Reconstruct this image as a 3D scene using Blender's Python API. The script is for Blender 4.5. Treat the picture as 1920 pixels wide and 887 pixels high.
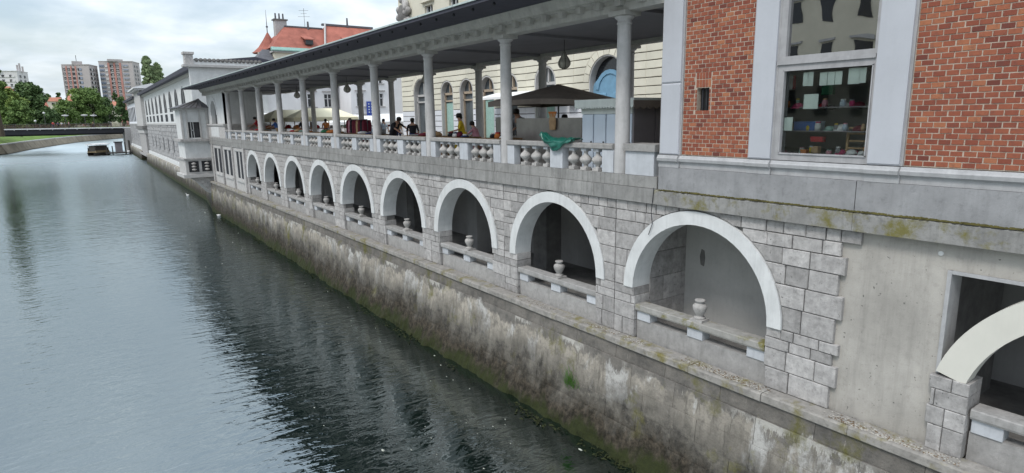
import bpy, bmesh, math, random
import numpy as np
from mathutils import Vector, Matrix
random.seed(7); np.random.seed(7)
S = bpy.context.scene
for o in list(bpy.data.objects): bpy.data.objects.remove(o)
COL = S.collection
# ------------------------------------------------------------------ camera (z = 0 is eye level, water at WZ)
YAW, PITCH, ROLL, FPX = 0.6215147, 0.1917226, -0.0146034, 1150.2545
WZ = -7.65                      # water level
FL = -1.45                      # market floor level
_F = Vector((math.sin(YAW)*math.cos(PITCH), math.cos(YAW)*math.cos(PITCH), -math.sin(PITCH)))
_r = Vector((math.cos(YAW), -math.sin(YAW), 0)); _u = _r.cross(_F)
_R = math.cos(ROLL)*_r + math.sin(ROLL)*_u; _U = -math.sin(ROLL)*_r + math.cos(ROLL)*_u
cam_d = bpy.data.cameras.new('camera'); cam = bpy.data.objects.new('camera', cam_d); COL.objects.link(cam)
M = Matrix((( _R.x, _U.x, -_F.x, 0), (_R.y, _U.y, -_F.y, 0), (_R.z, _U.z, -_F.z, 0), (0, 0, 0, 1)))
cam.matrix_world = M
cam_d.sensor_width = 36; cam_d.lens = FPX/1920*36; cam_d.clip_start = .1; cam_d.clip_end = 5000
S.camera = cam
def ray(px, py): return _F + _R*((px-960)/FPX) + _U*((443.5-py)/FPX)
def P(px, py, X=None, Y=None, Z=None):
    d = ray(px, py); t = X/d.x if X is not None else (Y/d.y if Y is not None else Z/d.z)
    return d*t
# ------------------------------------------------------------------ world, sun, exposure
W = bpy.data.worlds.new('World'); S.world = W; W.use_nodes = True
SUN_EL, SUN_AZ = math.radians(52), math.radians(-105)     # azimuth from +Y towards +X
def build_world():
    nt = W.node_tree; nt.nodes.clear(); N = nt.nodes.new; L = nt.links.new
    out = N('ShaderNodeOutputWorld'); bg = N('ShaderNodeBackground'); bg.inputs[1].default_value = .11
    sky = N('ShaderNodeTexSky'); sky.sky_type = 'NISHITA'; sky.sun_disc = False
    sky.sun_elevation = SUN_EL; sky.sun_rotation = SUN_AZ; sky.altitude = 300; sky.air_density = 1.2; sky.dust_density = 2.0
    tc = N('ShaderNodeTexCoord')
    sep = N('ShaderNodeSeparateXYZ'); L(tc.outputs['Generated'], sep.inputs[0])
    # project the view direction on a flat cloud layer
    zz = N('ShaderNodeMath'); zz.operation = 'ADD'; zz.inputs[1].default_value = .22; L(sep.outputs[2], zz.inputs[0])
    dx = N('ShaderNodeMath'); dx.operation = 'DIVIDE'; L(sep.outputs[0], dx.inputs[0]); L(zz.outputs[0], dx.inputs[1])
    dy = N('ShaderNodeMath'); dy.operation = 'DIVIDE'; L(sep.outputs[1], dy.inputs[0]); L(zz.outputs[0], dy.inputs[1])
    cm = N('ShaderNodeCombineXYZ'); L(dx.outputs[0], cm.inputs[0]); L(dy.outputs[0], cm.inputs[1])
    n1 = N('ShaderNodeTexNoise'); n1.inputs['Scale'].default_value = 1.9; n1.inputs['Detail'].default_value = 7; n1.inputs['Roughness'].default_value = .55
    n1.inputs['Distortion'].default_value = .4
    L(cm.outputs[0], n1.inputs['Vector'])
    r1 = N('ShaderNodeValToRGB'); r1.color_ramp.elements[0].position = .33; r1.color_ramp.elements[1].position = .62
    r1.color_ramp.elements[0].color = (.45, .45, .45, 1); r1.color_ramp.elements[1].color = (1, 1, 1, 1)
    L(n1.outputs['Fac'], r1.inputs[0])
    n2 = N('ShaderNodeTexNoise'); n2.inputs['Scale'].default_value = 3.1; n2.inputs['Detail'].default_value = 5
    L(cm.outputs[0], n2.inputs['Vector'])
    r2 = N('ShaderNodeValToRGB'); r2.color_ramp.elements[0].position = .3; r2.color_ramp.elements[1].position = .7
    r2.color_ramp.elements[0].color = (5.0, 5.85, 6.6, 1); r2.color_ramp.elements[1].color = (7.8, 8.3, 8.7, 1)
    L(n2.outputs['Fac'], r2.inputs[0])
    mx = N('ShaderNodeMix'); mx.data_type = 'RGBA'
    L(r1.outputs[0], mx.inputs['Factor']); L(sky.outputs[0], mx.inputs['A']); L(r2.outputs[0], mx.inputs['B'])
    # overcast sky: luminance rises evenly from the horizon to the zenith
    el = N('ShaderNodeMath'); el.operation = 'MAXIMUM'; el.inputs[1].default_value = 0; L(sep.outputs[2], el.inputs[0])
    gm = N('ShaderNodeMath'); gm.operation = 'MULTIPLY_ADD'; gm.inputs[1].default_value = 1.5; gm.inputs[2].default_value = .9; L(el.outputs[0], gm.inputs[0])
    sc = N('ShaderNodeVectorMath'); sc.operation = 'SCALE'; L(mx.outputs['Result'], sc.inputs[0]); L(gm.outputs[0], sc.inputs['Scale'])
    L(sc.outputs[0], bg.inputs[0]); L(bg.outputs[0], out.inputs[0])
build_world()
sd = bpy.data.lights.new('sun', 'SUN'); sun = bpy.data.objects.new('sun', sd); COL.objects.link(sun)
sd.energy = 1.5; sd.angle = math.radians(14); sd.color = (1, .96, .9)
sv = Vector((math.sin(SUN_AZ)*math.cos(SUN_EL), math.cos(SUN_AZ)*math.cos(SUN_EL), math.sin(SUN_EL)))
sun.rotation_euler = (-sv).to_track_quat('-Z', 'Y').to_euler()
S.view_settings.view_transform = 'Standard'; S.view_settings.look = 'None'; S.view_settings.exposure = 0.27
S.view_settings.gamma = 1
# ------------------------------------------------------------------ materials
MATS = {}
def _mix(nt, a, b, fac, mode='MIX'):
    m = nt.nodes.new('ShaderNodeMix'); m.data_type = 'RGBA'; m.blend_type = mode
    for s, v in (('A', a), ('B', b), ('Factor', fac)):
        if isinstance(v, (tuple, list)): m.inputs[s].default_value = (*v[:3], 1)
        elif isinstance(v, (int, float)): m.inputs[s].default_value = v
        else: nt.links.new(v, m.inputs[s])
    return m.outputs['Result']
def _ramp(nt, fac, stops):
    r = nt.nodes.new('ShaderNodeValToRGB'); e = r.color_ramp.elements
    while len(e) < len(stops): e.new(.5)
    for k, (p, c) in enumerate(stops):
        e[k].position = p; e[k].color = (c, c, c, 1) if isinstance(c, (int, float)) else (*c, 1)
    nt.links.new(fac, r.inputs[0]); return r.outputs[0]
def _noise(nt, vec, scale, detail=4, rough=.6, dist=0):
    n = nt.nodes.new('ShaderNodeTexNoise'); n.inputs['Scale'].default_value = scale; n.inputs['Detail'].default_value = detail
    n.inputs['Roughness'].default_value = rough; n.inputs['Distortion'].default_value = dist
    nt.links.new(vec, n.inputs['Vector']); return n.outputs['Fac']
def _map(nt, vec, sc, loc=(0, 0, 0)):
    m = nt.nodes.new('ShaderNodeMapping'); m.inputs['Scale'].default_value = sc; m.inputs['Location'].default_value = loc
    nt.links.new(vec, m.inputs['Vector']); return m.outputs[0]
def _math(nt, op, a, b=0):
    m = nt.nodes.new('ShaderNodeMath'); m.operation = op
    for i, v in enumerate((a, b)):
        if isinstance(v, (int, float)): m.inputs[i].default_value = v
        else: nt.links.new(v, m.inputs[i])
    return m.outputs[0]
def _base(name, rough=.8, spec=.3, metal=0):
    m = bpy.data.materials.new(name); m.use_nodes = True; nt = m.node_tree; b = nt.nodes['Principled BSDF']
    b.inputs['Roughness'].default_value = rough; b.inputs['Specular IOR Level'].default_value = spec; b.inputs['Metallic'].default_value = metal
    g = nt.nodes.new('ShaderNodeNewGeometry'); oi = nt.nodes.new('ShaderNodeObjectInfo')
    MATS[name] = m
    return m, nt, b, g.outputs['Position'], oi.outputs['Random']
def _bump(nt, b, h, strength, dist=.02):
    bn = nt.nodes.new('ShaderNodeBump'); bn.inputs['Strength'].default_value = strength; bn.inputs['Distance'].default_value = dist
    nt.links.new(h, bn.inputs['Height']); nt.links.new(bn.outputs[0], b.inputs['Normal'])
def surf(name, col, rough=.85, var=.25, scale=3., bump=.15, bscale=25., objr=0., streak=0., spec=.25, metal=0, stain=None, stain_t=(.55, .7), dirt=0., pits=0):
    m, nt, b, pos, rnd = _base(name, rough, spec, metal)
    n = _noise(nt, pos, scale, 6, .65)
    lo = tuple(c*(1-var) for c in col); hi = tuple(min(1, c*(1+var*.6)) for c in col)
    c = _mix(nt, lo, hi, _ramp(nt, n, [(.3, 0.), (.7, 1.)]))
    if objr:
        f = _math(nt, 'ADD', _math(nt, 'MULTIPLY', rnd, 2*objr), 1-objr)
        cmb = nt.nodes.new('ShaderNodeCombineColor')
        for i in range(3): nt.links.new(f, cmb.inputs[i])
        c = _mix(nt, c, cmb.outputs[0], 1., 'MULTIPLY')
    if streak:
        s = _noise(nt, _map(nt, pos, (5, 5, .45)), 1.6, 5, .7)
        c = _mix(nt, c, tuple(x*.42 for x in col), _math(nt, 'MULTIPLY', _ramp(nt, s, [(.48, 0.), (.72, 1.)]), streak))
    if dirt:
        s = _noise(nt, pos, 9, 8, .75)
        c = _mix(nt, c, tuple(x*.35 for x in col), _math(nt, 'MULTIPLY', _ramp(nt, s, [(.53, 0.), (.66, 1.)]), dirt))
    if pits:
        c = _mix(nt, c, tuple(x*.25 for x in col), _ramp(nt, _noise(nt, pos, 13, 2, .5), [(.70, 0.), (.735, .8)]))
        c = _mix(nt, c, tuple(x*.6 for x in col), _ramp(nt, _noise(nt, pos, 38, 2, .5), [(.70, 0.), (.75, .8)]))
    if stain:
        s = _noise(nt, _map(nt, pos, (1, 1, 1), (3, 7, 1)), 1.7, 6, .7)
        c = _mix(nt, c, stain, _ramp(nt, s, [(stain_t[0], 0.), (stain_t[1], .9)]))
    nt.links.new(c, b.inputs['Base Color'])
    if bump: _bump(nt, b, _noise(nt, pos, bscale, 5, .7), bump)
    return m
surf('stone', (.375, .36, .35), .9, .3, 6, .7, 18, objr=.22, streak=.3, dirt=.5, pits=1)
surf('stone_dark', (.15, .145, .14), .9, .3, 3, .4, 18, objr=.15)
surf('mortar', (.15, .145, .14), .95, .3, 6, .3, 30)
surf('white_plaster', (.57, .575, .57), .8, .12, 2.2, .1, 30, streak=.22, dirt=.08)
surf('wall_plaster', (.42, .415, .40), .85, .12, 1.2, .08, 25, streak=.1, dirt=.12)
surf('band', (.27, .265, .255), .9, .2, 2.5, .35, 22, objr=.1, streak=.75, dirt=.35)
surf('moss_band', (.25, .245, .235), .9, .25, 3, .4, 20, streak=.5, dirt=.45, stain=(.14, .125, .03), stain_t=(.5, .62))
surf('moss', (.085, .075, .022), .95, .5, 6, .9, 30)
surf('concrete', (.375, .355, .325), .9, .22, 1.1, .25, 30, streak=.3, dirt=.22, pits=1)
surf('plinth', (.27, .27, .275), .9, .22, 2.2, .3, 40, streak=.25, dirt=.3)
surf('pilaster', (.42, .43, .46), .8, .06, 1., .08, 35, streak=.06, dirt=.05)
surf('trim', (.37, .37, .375), .85, .15, 4, .2, 30, streak=.25, dirt=.15)
surf('frame', (.33, .325, .33), .7, .15, 5, .15, 30, streak=.3)
surf('column', (.45, .44, .435), .85, .16, 3, .22, 40, streak=.28, dirt=.12)
surf('entablature', (.42, .41, .385), .9, .18, 3, .2, 30, streak=.3)
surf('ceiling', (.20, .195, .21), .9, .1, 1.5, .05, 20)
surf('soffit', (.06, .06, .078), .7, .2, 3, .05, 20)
surf('gutter', (.42, .48, .47), .5, .2, 5, .05, 20)
surf('block', (.45, .465, .49), .85, .14, 3, .15, 35, objr=.08, streak=.25)
surf('baluster', (.40, .385, .37), .9, .25, 7, .3, 30, objr=.1, dirt=.4)
surf('slab', (.32, .31, .30), .9, .22, 5, .3, 28, objr=.1, streak=.3, dirt=.3)
surf('slab_moss', (.30, .29, .27), .9, .22, 5, .4, 28, objr=.1, dirt=.3, stain=(.15, .135, .03), stain_t=(.52, .62))
surf('urn', (.36, .345, .33), .9, .25, 8, .3, 40, objr=.12, dirt=.35)
surf('ledge', (.27, .255, .235), .95, .3, 5, .5, 22, dirt=.5, stain=(.15, .13, .035), stain_t=(.52, .66))
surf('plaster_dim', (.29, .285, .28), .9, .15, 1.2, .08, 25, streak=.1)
surf('paving', (.25, .24, .23), .9, .2, 1, .15, 8)
surf('grass', (.11, .18, .035), .95, .45, .4, .6, 6)
surf('terrain', (.12, .14, .06), .95, .4, .06, .2, 1)
surf('bank_stone', (.24, .205, .155), .95, .35, .5, .4, 3, streak=.3, objr=.12)
surf('roof_red', (.32, .115, .085), .85, .3, .8, .25, 6, objr=.12)
surf('roof_tile', (.36, .15, .10), .85, .3, 1.5, .25, 6, objr=.15)
surf('roof_grey', (.10, .10, .11), .7, .25, 2, .1, 10)
surf('copper', (.22, .36, .32), .7, .25, 3, .1, 10)
surf('cream', (.60, .57, .475), .85, .1, .8, .1, 12, objr=.06)
surf('cream_white', (.62, .63, .66), .85, .08, 1, .1, 12, objr=.05)
surf('render_white', (.66, .655, .66), .85, .08, .5, .06, 12, streak=.1)
surf('render_cream', (.62, .58, .47), .85, .1, .5, .06, 12)
surf('joint_dark', (.07, .06, .052), .9, .2, 4, .1, 20)
surf('stone_light', (.42, .41, .40), .85, .15, 3, .15, 20)
surf('rough_stone', (.31, .305, .305), .95, .35, 2.2, .8, 3.2, objr=.15)
surf('shop_pane', (.09, .105, .115), .12, .3, 1.2, 0, spec=.7)
surf('bank_dark', (.20, .15, .12), .95, .3, .6, .3, 4)
surf('hall_glass', (.025, .026, .032), .6, .2, 2, 0, spec=.2)
surf('window_dark', (.02, .022, .026), .15, .2, 2, 0, spec=.6)
surf('tower_grey', (.40, .365, .36), .9, .1, .1, 0)
surf('tower_light', (.52, .45, .40), .9, .1, .1, 0)
surf('tower_red', (.42, .21, .18), .9, .15, .3, 0)
surf('tower_blue', (.24, .27, .34), .8, .15, .3, 0)
surf('tower_white', (.58, .57, .57), .9, .1, .3, 0)
surf('bark', (.07, .055, .04), .95, .3, 6, .5, 20)
surf('iron', (.035, .035, .04), .55, .2, 6, .1, 30, metal=.2)
surf('steel', (.32, .30, .28), .38, .25, 1.2, .03, 20, metal=.75)
surf('steel_dark', (.12, .115, .115), .5, .3, 2, .05, 20, metal=.4)
surf('lantern', (.42, .40, .35), .5, .25, 6, .1, 20)
surf('kiosk_white', (.55, .62, .70), .6, .07, 1.5, .04, 20, streak=.1)
surf('kiosk_trim', (.58, .61, .58), .6, .1, 3, .04, 20, streak=.15)
surf('kiosk_dark', (.19, .175, .185), .7, .12, 2, .05, 20)
surf('canvas_brown', (.18, .15, .13), .9, .2, 2, .1, 60)
surf('canvas_white', (.75, .75, .74), .9, .06, 1, .05, 40)
surf('canvas_cream', (.75, .70, .52), .9, .08, 1, .05, 40)
surf('tarp_green', (.012, .115, .085), .35, .3, 5, .2, 12, spec=.5)
surf('blue_door', (.16, .30, .42), .6, .15, 3, .05, 20)
surf('wood', (.20, .12, .06), .7, .3, 8, .1, 30)
surf('skin', (.42, .24, .17), .6, .1, 8, 0)
surf('hair', (.02, .016, .014), .6, .3, 30, 0)
for nm, c in dict(yellow=(.62, .44, .03), pink=(.52, .25, .30), black=(.02, .02, .025), navy=(.03, .04, .11), red=(.42, .03, .04), white=(.66, .66, .66),
                  blue=(.06, .13, .34), maroon=(.14, .02, .035), paleblue=(.40, .47, .56), grey=(.22, .22, .23), orange=(.5, .17, .05), green=(.03, .16, .08), magenta=(.5, .06, .16), tan=(.42, .28, .16), sage=(.3, .45, .4)).items():
    surf('cloth_'+nm, c, .9, .2, 9, .1, 40)
surf('paper', (.62, .68, .64), .8, .06, 6, 0)
surf('boat_hull', (.05, .045, .04), .5, .3, 3, .05, 10)
surf('boat_tan', (.22, .17, .10), .6, .2, 3, .05, 10)
surf('weed', (.03, .036, .012), .9, .5, 6, .6, 20)
surf('foam', (.4, .41, .36), .8, .2, 20, 0)
surf('leaf_litter', (.17, .12, .075), .95, .6, 30, .3, 30, objr=.2)
surf('grit', (.42, .40, .36), .95, .5, 60, .3, 60)
# brick: colour by object so each brick is its own
def brick_mats():
    for nm, byobj in (('brick', True), ('brick_joined', False)):
        m, nt, b, pos, rnd = _base(nm, .85, .25)
        if not byobj:
            at = nt.nodes.new('ShaderNodeAttribute'); at.attribute_name = 'tone'; rnd = at.outputs['Fac']
        c = _ramp(nt, rnd, [(0, (.13, .040, .030)), (.12, (.20, .058, .036)), (.5, (.25, .078, .045)), (.85, (.29, .10, .054)), (1, (.34, .135, .068))])
        n = _noise(nt, pos, 14, 7, .7)
        c = _mix(nt, c, (.10, .05, .045), _ramp(nt, n, [(.5, 0.), (.75, .65)]))
        c = _mix(nt, c, (.42, .24, .17), _ramp(nt, _noise(nt, pos, 40, 5, .8), [(.58, 0.), (.75, .35)]))
        nt.links.new(c, b.inputs['Base Color']); _bump(nt, b, _noise(nt, pos, 90, 5, .7), .5, .006)
    surf('brick_mortar', (.43, .355, .29), .95, .2, 12, .5, 80, dirt=.25)
brick_mats()
def quay_mat(name, tone):
    m, nt, b, pos, rnd = _base(name, .9, .25)
    sep = nt.nodes.new('ShaderNodeSeparateXYZ'); nt.links.new(pos, sep.inputs[0]); z = sep.outputs[2]
    h = _math(nt, 'ADD', z, 7.65)                                   # height above the water
    drip = _noise(nt, _map(nt, pos, (2.6, 2.6, .22)), 1.5, 6, .72)  # vertical smears
    drip2 = _noise(nt, _map(nt, pos, (7, 7, .5), (3, 1, 8)), 1.3, 6, .75)
    along = _noise(nt, _map(nt, pos, (.5, .5, .12), (0, 4, 0)), 1.2, 4, .6)
    fine = _noise(nt, pos, 9, 9, .78)
    mid = _noise(nt, pos, 2.6, 8, .72)
    # upper belt: dark smooth render
    up = _mix(nt, (.10, .094, .086), (.19, .174, .155), _ramp(nt, mid, [(.35, 0.), (.65, 1.)]))
    up = _mix(nt, up, (.40, .37, .32), _ramp(nt, drip2, [(.63, 0.), (.67, .8)]))
    # middle belt: bare pale patches, warm or lime white
    pale = _mix(nt, (.17, .155, .135), (.33, .30, .255), _ramp(nt, along, [(.36, 0.), (.50, 1.)]))
    pale = _mix(nt, pale, (.43, .42, .40), _ramp(nt, _noise(nt, _map(nt, pos, (.8, .8, .3), (9, 2, 5)), 1.3, 6, .7), [(.52, 0.), (.58, .9)]))
    pale = _mix(nt, pale, (.07, .064, .056), _ramp(nt, drip2, [(.54, 0.), (.64, .6)]))
    pale = _mix(nt, pale, (.12, .11, .095), _ramp(nt, mid, [(.48, 0.), (.62, .7)]))
    pale = _mix(nt, pale, (.10, .09, .08), _ramp(nt, fine, [(.52, 0.), (.66, .6)]))
    lowf = _math(nt, 'SUBTRACT', _noise(nt, _map(nt, pos, (.9, .9, .5), (2, 5, 1)), 1.2, 7, .68), .5)
    wob = _math(nt, 'ADD', _math(nt, 'MULTIPLY', lowf, 1.5), _math(nt, 'MULTIPLY', _math(nt, 'SUBTRACT', drip, .5), .45))
    e1 = _math(nt, 'MULTIPLY', _math(nt, 'ADD', h, wob), .25)
    c = _mix(nt, pale, up, _ramp(nt, e1, [(.50, 0.), (.52, 1.)]))
    # lime crust bleeding out under the upper joint
    t_ = _math(nt, 'SUBTRACT', 2.185, h)
    run = _math(nt, 'SUBTRACT', _math(nt, 'SUBTRACT', _math(nt, 'MULTIPLY', drip2, 1.0), .40), t_)
    sel = _ramp(nt, _noise(nt, _map(nt, pos, (.45, .45, .05), (1, 6, 2)), 1.3, 3, .5), [(.50, 0.), (.54, 1.)])
    lime = _math(nt, 'MULTIPLY', _math(nt, 'MULTIPLY', _math(nt, 'GREATER_THAN', run, 0), _math(nt, 'GREATER_THAN', t_, 0)), sel)
    c = _mix(nt, c, (.42, .405, .37), _math(nt, 'MULTIPLY', _math(nt, 'MULTIPLY', lime, .8), _ramp(nt, mid, [(.40, .15), (.55, 1.)])))
    wash = _mix(nt, (.045, .042, .038), (.15, .138, .118), _ramp(nt, mid, [(.38, 0.), (.62, 1.)]))
    wash = _mix(nt, wash, (.30, .27, .22), _ramp(nt, fine, [(.56, 0.), (.68, .5)]))
    e2 = _math(nt, 'MULTIPLY', _math(nt, 'ADD', h, _math(nt, 'MULTIPLY', wob, 1.3)), .25)
    c = _mix(nt, wash, c, _ramp(nt, e2, [(.30, 0.), (.46, 1.)]))
    moss = _noise(nt, _map(nt, pos, (.7, .7, .6), (4, 0, 9)), .95, 7, .7)
    c = _mix(nt, c, _mix(nt, (.05, .052, .014), (.17, .155, .035), fine), _ramp(nt, moss, [(.555, 0.), (.66, .85)]))
    brown = _mix(nt, (.014, .012, .008), (.07, .057, .042), _ramp(nt, _noise(nt, pos, 6, 9, .78), [(.42, 0.), (.64, 1.)]))
    c = _mix(nt, brown, c, _ramp(nt, e2, [(.15, 0.), (.29, 1.)]))
    c = _mix(nt, _mix(nt, (.006, .008, .004), (.035, .042, .010), fine), c, _ramp(nt, e2, [(.05, 0.), (.12, 1.)]))
    f = _math(nt, 'ADD', _math(nt, 'MULTIPLY', rnd, .22), tone-.11)
    cmb = nt.nodes.new('ShaderNodeCombineColor')
    for i in range(3): nt.links.new(f, cmb.inputs[i])
    c = _mix(nt, c, cmb.outputs[0], 1., 'MULTIPLY')
    nt.links.new(c, b.inputs['Base Color'])
    _bump(nt, b, _math(nt, 'ADD', _noise(nt, pos, 18, 9, .78), _math(nt, 'MULTIPLY', _noise(nt, pos, 4, 5, .65), 1.6)), .8, .03)
quay_mat('quay', 1.05); quay_mat('quay_upper', .95)
def water_mat():
    m, nt, b, pos, rnd = _base('water', .03, .5)
    nt.nodes.remove(b); out = nt.nodes['Material Output']
    df = nt.nodes.new('ShaderNodeBsdfDiffuse'); df.inputs[0].default_value = (.003, .008, .006, 1)
    gl = nt.nodes.new('ShaderNodeBsdfGlossy'); gl.inputs[0].default_value = (.88, .96, .985, 1)
    sepw = nt.nodes.new('ShaderNodeSeparateXYZ'); nt.links.new(pos, sepw.inputs[0])
    nt.links.new(_ramp(nt, _math(nt, 'MULTIPLY', sepw.outputs[1], .004), [(.15, .015), (.36, .14), (.8, .36)]), gl.inputs['Roughness'])
    fr = nt.nodes.new('ShaderNodeFresnel'); fr.inputs[0].default_value = 3.3
    w1 = _noise(nt, _map(nt, pos, (1.5, 3.2, 1)), 1.15, 3, .5, .6)
    w2 = _noise(nt, _map(nt, pos, (.55, 1.0, 1)), .9, 2, .5, .5)
    w3 = _noise(nt, _map(nt, pos, (5, 8.5, 1)), 1.2, 2, .5)
    patch = _ramp(nt, _noise(nt, _map(nt, pos, (.12, .05, 1)), 1.0, 3, .5), [(.35, .45), (.65, 1.)])
    h = _math(nt, 'ADD', _math(nt, 'ADD', _math(nt, 'MULTIPLY', w1, 1.05), _math(nt, 'MULTIPLY', w2, 1.3)), _math(nt, 'MULTIPLY', w3, .16))
    bn = nt.nodes.new('ShaderNodeBump'); bn.inputs['Distance'].default_value = .1
    nt.links.new(_math(nt, 'MULTIPLY', patch, .26), bn.inputs['Strength'])
    nt.links.new(h, bn.inputs['Height'])
    for nd in (gl, fr): nt.links.new(bn.outputs[0], nd.inputs['Normal'])
    mx = nt.nodes.new('ShaderNodeMixShader'); nt.links.new(fr.outputs[0], mx.inputs[0]); nt.links.new(df.outputs[0], mx.inputs[1]); nt.links.new(gl.outputs[0], mx.inputs[2])
    nt.links.new(mx.outputs[0], out.inputs['Surface'])
water_mat()
def glass_mat(name, ior, tint):
    m, nt, b, pos, rnd = _base(name); nt.nodes.remove(b); out = nt.nodes['Material Output']
    tr = nt.nodes.new('ShaderNodeBsdfTransparent'); tr.inputs[0].default_value = (*tint, 1)
    gl = nt.nodes.new('ShaderNodeBsdfGlossy'); gl.inputs['Roughness'].default_value = .01
    fr = nt.nodes.new('ShaderNodeFresnel'); fr.inputs[0].default_value = ior
    bn = nt.nodes.new('ShaderNodeBump'); bn.inputs['Strength'].default_value = .025; bn.inputs['Distance'].default_value = .1
    nt.links.new(_noise(nt, pos, 1.6, 1, .5), bn.inputs['Height'])
    for nd in (gl, fr): nt.links.new(bn.outputs[0], nd.inputs['Normal'])
    mx = nt.nodes.new('ShaderNodeMixShader'); nt.links.new(fr.outputs[0], mx.inputs[0]); nt.links.new(tr.outputs[0], mx.inputs[1]); nt.links.new(gl.outputs[0], mx.inputs[2])
    nt.links.new(mx.outputs[0], out.inputs['Surface'])
glass_mat('glass', 1.36, (.93, .95, .94)); glass_mat('glass_upper', 6.0, (.5, .52, .52))
def leaf_mat(name, a, bcol):
    m, nt, b, pos, rnd = _base(name, .7, .25)
    n = _noise(nt, pos, .8, 5, .7)
    c = _mix(nt, a, bcol, _ramp(nt, n, [(.35, 0.), (.68, 1.)]))
    nt.links.new(c, b.inputs['Base Color'])
leaf_mat('leaf_poplar', (.15, .21, .10), (.28, .34, .18)); leaf_mat('leaf_mid', (.065, .115, .03), (.16, .23, .065)); leaf_mat('leaf_dark', (.04, .075, .028), (.10, .155, .05)); leaf_mat('leaf_light', (.095, .15, .03), (.20, .26, .065))
def _sign():
    surf('sign_blue', (.04, .07, .30), .6, .1, 3, 0)
_sign()
# ------------------------------------------------------------------ mesh helpers
class MB:
    def __init__(s, T=None): s.v = []; s.f = []; s.mi = []; s.cur = 0; s.T = T; s.tone = []
    def add(s, vs, fs, mi=None):
        b = len(s.v); s.v += [tuple(s.T @ Vector(v)) if s.T else tuple(v) for v in vs]
        s.f += [tuple(b+i for i in f) for f in fs]; s.mi += [s.cur if mi is None else mi]*len(fs); return s
    def box(s, x0, x1, y0, y1, z0, z1, mi=None):
        vs = [(x, y, z) for x in (x0, x1) for y in (y0, y1) for z in (z0, z1)]
        return s.add(vs, [(0, 1, 3, 2), (4, 6, 7, 5), (0, 4, 5, 1), (2, 3, 7, 6), (0, 2, 6, 4), (1, 5, 7, 3)], mi)
    def prism(s, poly, xf, xb, ch=0., mi=None):          # poly in (y, z), extruded along x; front edges chamfered
        n = len(poly); cy = sum(p[0] for p in poly)/n; cz = sum(p[1] for p in poly)/n
        vs = []; fs = []
        if ch:
            for y, z in poly:
                d = math.hypot(y-cy, z-cz) or 1; k = 1-min(.4, ch*1.35/d); vs.append((xf, cy+(y-cy)*k, cz+(z-cz)*k))
            vs += [(xf+ch, y, z) for y, z in poly]; rings = 3
        else:
            vs += [(xf, y, z) for y, z in poly]; rings = 2
        vs += [(xb, y, z) for y, z in poly]
        fs.append(tuple(range(n))); fs.append(tuple(reversed(range((rings-1)*n, rings*n))))
        for r in range(rings-1):
            for i in range(n): j = (i+1) % n; fs.append((r*n+j, r*n+i, (r+1)*n+i, (r+1)*n+j))
        return s.add(vs, fs, mi)
    def extr(s, poly, axis, a, b, mi=None):              # poly in the two other axes, extruded along axis from a to b
        n = len(poly)
        def mk(p, t): return (t, p[0], p[1]) if axis == 'x' else ((p[0], t, p[1]) if axis == 'y' else (p[0], p[1], t))
        vs = [mk(p, a) for p in poly]+[mk(p, b) for p in poly]
        fs = [tuple(range(n)), tuple(reversed(range(n, 2*n)))]+[((i+1) % n, i, n+i, n+(i+1) % n) for i in range(n)]
        return s.add(vs, fs, mi)
    def lathe(s, prof, c=(0, 0, 0), seg=16, mi=None, sx=1, sy=1):
        vs = []; fs = []; n = len(prof)
        for r, z in prof:
            for k in range(seg): a = 2*math.pi*k/seg; vs.append((c[0]+r*sx*math.cos(a), c[1]+r*sy*math.sin(a), c[2]+z))
        for i in range(n-1):
            for k in range(seg): k2 = (k+1) % seg; fs.append((i*seg+k, i*seg+k2, (i+1)*seg+k2, (i+1)*seg+k))
        fs.append(tuple(reversed(range(seg)))); fs.append(tuple(range((n-1)*seg, n*seg)))
        return s.add(vs, fs, mi)
    def tube(s, pts, rad, seg=6, mi=None):
        pts = [Vector(p) for p in pts]; vs = []; fs = []; n = len(pts)
        if not isinstance(rad, (list, tuple)): rad = [rad]*n
        for i, p in enumerate(pts):
            d = (pts[min(i+1, n-1)]-pts[max(i-1, 0)]).normalized(); a = Vector((0, 0, 1)) if abs(d.z) < .9 else Vector((1, 0, 0))
            e1 = d.cross(a).normalized(); e2 = d.cross(e1)
            for k in range(seg): t = 2*math.pi*k/seg; vs.append(tuple(p+(e1*math.cos(t)+e2*math.sin(t))*rad[i]))
        for i in range(n-1):
            for k in range(seg): k2 = (k+1) % seg; fs.append((i*seg+k, i*seg+k2, (i+1)*seg+k2, (i+1)*seg+k))
        fs.append(tuple(reversed(range(seg)))); fs.append(tuple(range((n-1)*seg, n*seg)))
        return s.add(vs, fs, mi)
    def mesh(s, name, mats, smooth=False, recalc=True):
        me = bpy.data.meshes.new(name); me.from_pydata(s.v, [], s.f)
        for m in ([mats] if isinstance(mats, str) else mats): me.materials.append(MATS[m])
        me.polygons.foreach_set('material_index', s.mi)
        if recalc:
            bm = bmesh.new(); bm.from_mesh(me); bmesh.ops.recalc_face_normals(bm, faces=bm.faces); bm.to_mesh(me); bm.free()
        if smooth: me.polygons.foreach_set('use_smooth', [True]*len(me.polygons))
        me.update(); return me
def wloc(o):
    v = Vector((0, 0, 0))
    while o: v += o.location; o = o.parent
    return v
def put(name, me, parent=None, local=False, loc=(0, 0, 0)):
    o = bpy.data.objects.new(name, me); COL.objects.link(o); o.location = loc
    if parent:
        o.parent = parent
        if not local: o.location = Vector(loc)-wloc(parent)
    return o
def part(name, mb, mats, parent=None, smooth=False, local=False, kind=None):
    o = put(name, mb.mesh(name, mats, smooth), parent, local)
    if kind: o['kind'] = kind
    return o
def tag(o, label, cat, group=None):
    o['label'] = label; o['category'] = cat
    if group: o['group'] = group
    return o
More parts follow.
